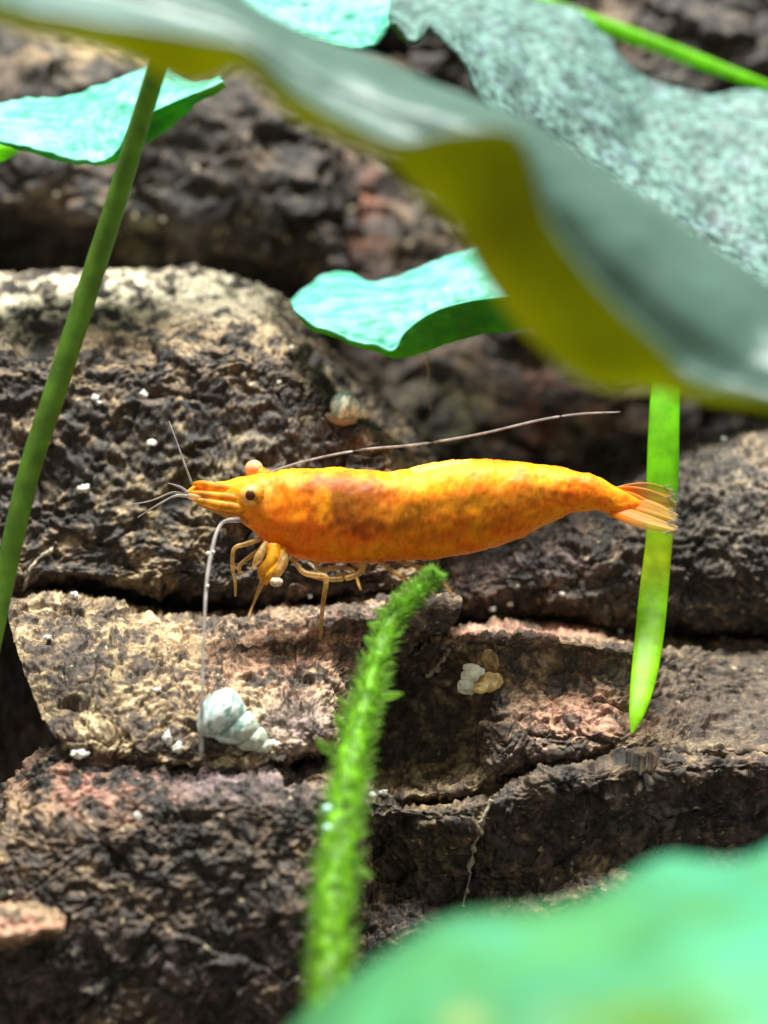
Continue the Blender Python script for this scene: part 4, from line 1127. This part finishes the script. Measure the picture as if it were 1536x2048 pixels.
def spired_shell():
    dA = surf(450, 1440) - 0.9; dB = surf(565, 1520) - 0.2
    A = P(np.array(442.), np.array(1430.), np.array(dA)); B = P(np.array(580.), np.array(1530.), np.array(dB))
    Vf, F, col = spire(A, B, 1.30, 0.70, 0.62, 860, (0.26, 0.40, 0.35), (0.72, 0.78, 0.72), (0.52, 0.50, 0.34), (0.20, 0.24, 0.17))
    base = A * 0.5 + B * 0.5
    base[2] = Vf[:, 2].min()
    root = empty('spired_snail', base)
    tag(root, 'pale bluish white spired snail shell lying on the ledge rock', 'snail')
    link('shell', mesh_np('shell', Vf, as_obj(F), base, col, True, [shell_mat('pale_shell', 0.5)]), base, root, base)
    iv, if_ = ico(3)
    for (x, y, rr) in [(556, 1492, 8), (562, 1510, 9), (545, 1486, 6)]:      # whitish crust at the tip
        cc = P(np.array(x), np.array(y), np.array(dB - 0.2))
        v = cc + iv * (rr * PXMM * (1 + 0.35 * fbm(iv * 2 + x, 2, 5)))[:, None]
        link('crust', mesh_np('crust', v, if_, base, None, True, [M_WHITE]), base, root, base)


spired_shell()



def round_snail():
    d = min(surf(700, 830), surf(690, 800), surf(720, 815), surf(675, 820)) - 0.45
    A = P(np.array(690.), np.array(812.), np.array(d)); B = P(np.array(748.), np.array(836.), np.array(d + 0.5))
    V, F, col = spire(A, B, 0.80, 0.48, 0.52, 870, (0.32, 0.42, 0.30), (0.74, 0.76, 0.58), (0.60, 0.64, 0.48), (0.16, 0.20, 0.14), bul=0.16, phase=0.1)
    base = A.copy(); base[2] = V[:, 2].min()
    root = empty('round_snail', base)
    tag(root, 'small glossy pale green round snail on the edge of the flat topped rock', 'snail')
    link('shell', mesh_np('shell', V, as_obj(F), base, col, True, [shell_mat('glossy_green_shell', 0.16)]), base, root, base)
    ftm = plain_mat('snail_foot', (0.36, 0.26, 0.15), 0.4, 0.4, sss=0.3)
    pts = np.array([P(np.array(x), np.array(y), np.array(dd)) for x, y, dd in [(652, 830, d + 0.2), (668, 836, d), (690, 840, d + 0.1), (712, 842, d + 0.3)]])
    v, f = tube_np(pts, [0.12, 0.30, 0.34, 0.14], 12, 25)
    link('foot', mesh_np('foot', v, as_obj(f), base, None, True, [ftm]), base, root, base)


round_snail()


# ------------------------------------------------------------------ crumbs, grains, threads
def lump(name, label, cat, px, py, rx, ry, mat, group=None, seed=0, amp=0.35, lift=0.3, n=3):
    iv, if_ = ico(n)
    d = surf(px, py) - lift * rx * PXMM
    c = P(np.array(float(px)), np.array(float(py)), np.array(d))
    k = 0.9 + amp * 1.6 * fbm(iv * 1.6 + seed * 3.1, 3, 300 + seed)
    v = c + (iv[:, :1] * RIGHT * rx + iv[:, 1:2] * UP * ry - iv[:, 2:] * FWD * min(rx, ry)) * k[:, None] * PXMM
    base = c.copy(); base[2] = v[:, 2].min()
    return tag(link(name, mesh_np(name, v, if_, base, None, True, [mat]), base), label, cat, group)


M_CRUMB = plain_mat('food_crumb', (0.78, 0.52, 0.20), 0.35, 0.5, sss=0.4, nscale=1800, namp=(0.6, 1.35), bump=0.0001)
M_CRUMB2 = plain_mat('food_crumb_pale', (0.85, 0.78, 0.58), 0.35, 0.5, sss=0.4, nscale=1800, namp=(0.7, 1.25), bump=0.0001)

M_CRUMB3 = plain_mat('food_crumb_dull', (0.40, 0.26, 0.10), 0.6, 0.3, nscale=1800, namp=(0.5, 1.4), bump=0.0001)


def crumb():
    d = min(surf(955, 1360), surf(985, 1364), surf(975, 1378), surf(935, 1372)) - 0.25
    base = P(np.array(955.), np.array(1388.), np.array(d))
    root = empty('food_crumb', base)
    tag(root, 'yellowish translucent food crumb stuck under the pink rock edge', 'crumb')
    iv, if_ = ico(4)
    for name, x, y, rx, ry, dz, mt, s in [('chunk', 945, 1345, 22, 17, -0.2, M_CRUMB2, 1), ('chunk', 982, 1364, 24, 19, 0, M_CRUMB, 2), ('chunk', 935, 1372, 20, 16, 0, M_CRUMB2, 3), ('chunk', 960, 1375, 20, 12, -0.1, M_CRUMB, 4), ('flake', 980, 1322, 17, 22, 0.5, M_CRUMB3, 5)]:
        c = P(np.array(float(x)), np.array(float(y)), np.array(d + dz))
        k = 1 + 0.34 * fbm(iv * 1.05 + s * 5, 3, 340 + s, 0.4)
        v = c + (iv[:, :1] * RIGHT * rx + iv[:, 1:2] * UP * ry - iv[:, 2:] * FWD * 12) * k[:, None] * PXMM
        link(name, mesh_np(name, v, if_, base, None, True, [mt]), base, root, base)


crumb()
G = 'white grains scattered over the rocks'
for i, (x, y, rx, ry, lab) in enumerate([
        (190, 796, 8, 7, 'larger of two touching white grains on the flat topped rock beside the stem'),
        (197, 806, 6, 5, 'smaller of two touching white grains on the flat topped rock beside the stem'),
        (287, 789, 8, 9, 'single round white grain high on the dark face of the flat topped rock'),
        (304, 886, 12, 7, 'elongated white grain on the dark rock face beside the upper antennule'),
        (166, 978, 13, 9, 'knobbly white grain on the dark rock face between stem and shrimp snout'),
        (148, 1191, 9, 8, 'white grain in the dark gap between flat topped rock and ledge rock'),
        (583, 697, 6, 7, 'tiny white grain on the flat topped rock below the folded leaf tip'),
        (558, 765, 5, 5, 'very tiny pale grain on the dark rock face beside the round snail'),
        (157, 1508, 16, 9, 'wide white crust on the pink upper slope of the front block'),
        (274, 1634, 7, 9, 'small upright white grain on the dark face of the front block'),
        (335, 1478, 9, 14, 'upper of two bluish white flakes beside the spired shell'),
        (356, 1496, 10, 12, 'lower of two bluish white flakes beside the spired shell'),
        (766, 1586, 11, 7, 'larger white grain on the lower rock beside the fuzzy stalk'),
        (745, 1590, 6, 6, 'smaller white grain on the lower rock touching the fuzzy stalk'),
        (1124, 1188, 6, 5, 'lone pale grain on the grey rock between tail and pink rock edge'),
        (1020, 1208, 7, 5, 'smaller of two neighbouring pale grains on the grey rock above the pink edge'),
        (985, 1218, 8, 6, 'larger of two neighbouring pale grains on the grey rock above the pink edge'),
        (1448, 880, 6, 7, 'tiny pale grain on the top edge of the grey rock'),
        (1240, 1262, 6, 6, 'tiny white grain on the pink rock edge beside the hanging blade'),
        (315, 1380, 8, 6, 'pale grain on the middle of the ledge rock near the spired shell'),
        (620, 1192, 6, 6, 'tiny pale grain behind the straight shrimp leg'),
        (540, 1276, 6, 6, 'tiny pale grain on the ledge rock below the shrimp mouthparts'),
        (95, 1275, 10, 5, 'flat pale grain at the upper corner of the ledge rock near the stem'),
        (326, 437, 6, 6, 'bright white grain on the tall mottled stone'),
        (113, 388, 6, 4, 'faint pale grain on the tall mottled stone beside the left stem')]):
    lump('white_grain', lab, 'grain', x, y, rx, ry, M_WHITE, G, seed=i, n=2)


def thread(name, label, pts, r, mat, lift=0.1, group=None, rag=1.0):
    w = []
    for q in pts:
        d = q[2] if len(q) > 2 else surf(q[0], q[1]) - lift
        w.append(P(np.array(float(q[0])), np.array(float(q[1])), np.array(float(d))))
    w = np.array(w)
    rr = np.full(len(w), r * PXMM)
    nn = (len(w) - 1) * 12 + 1
    v, f = tube_np(w, rr, 8, nn)
    cc = np.repeat(v[:-2].reshape(nn, 8, 3).mean(1), 8, axis=0)
    v[:-2] = cc + (v[:-2] - cc) * np.clip(1 + rag * 1.6 * fbm(v[:-2] * 2.5, 3, 77), 0.12, 3)[:, None] + rag * 0.10 * np.stack([perlin(cc * 1.7, 5), perlin(cc * 1.7, 6), perlin(cc * 1.7, 7)], 1)
    base = w[np.argmin(w[:, 2])]
    return tag(link(name, mesh_np(name, v, as_obj(f), base, None, True, [mat]), base), label, 'thread', group)


M_THREAD = plain_mat('thread_pale', (0.34, 0.28, 0.19), 0.7, 0.3, nscale=2500, namp=(0.4, 1.5))
thread('silt_thread', 'pale crumbly thread of silt running down the lower rock', [(985, 1600), (965, 1640), (948, 1690), (940, 1740), (932, 1780), (925, 1812)], 4.0, M_THREAD)
thread('silt_thread', 'thin pale root thread hanging below the mint folded leaf', [(857, 690, 9), (856, 740, 9), (860, 800, 9.5), (864, 840, 10)], 1.6, M_THREAD)
thread('silt_thread', 'wispy curled thread at the foot of the flat topped rock near the stem', [(112, 1085), (95, 1105), (62, 1130), (55, 1160), (45, 1185)], 3.2, M_THREAD)
thread('silt_thread', 'short pale thread beside the yellowish food crumb', [(895, 1300), (885, 1325), (865, 1345), (852, 1352)], 5.0, M_THREAD)

# beads on the fuzzy stalk
M_BEAD = plain_mat('bead_pale_cyan', (0.45, 0.75, 0.62), 0.12, 0.6, sss=0.3)
iv, if_ = ico(3)
qpx = to_px(STALK[:, :3])
for (x, y, r, lab) in [(655, 1619, 9, 'upper pale cyan bead clinging to the fuzzy stalk'), (655, 1657, 8, 'lower pale cyan bead clinging to the fuzzy stalk')]:
    i = int(np.argmin(np.abs(qpx[1] - y)))
    c = P(np.array(float(x)), np.array(float(y)), np.array(qpx[2][i] - 0.75))
    base = c - UP * r * PXMM
    tag(link('bead', mesh_np('bead', c + iv * r * PXMM, if_, base, None, True, [M_BEAD]), base), lab, 'bead', 'beads on the fuzzy stalk')
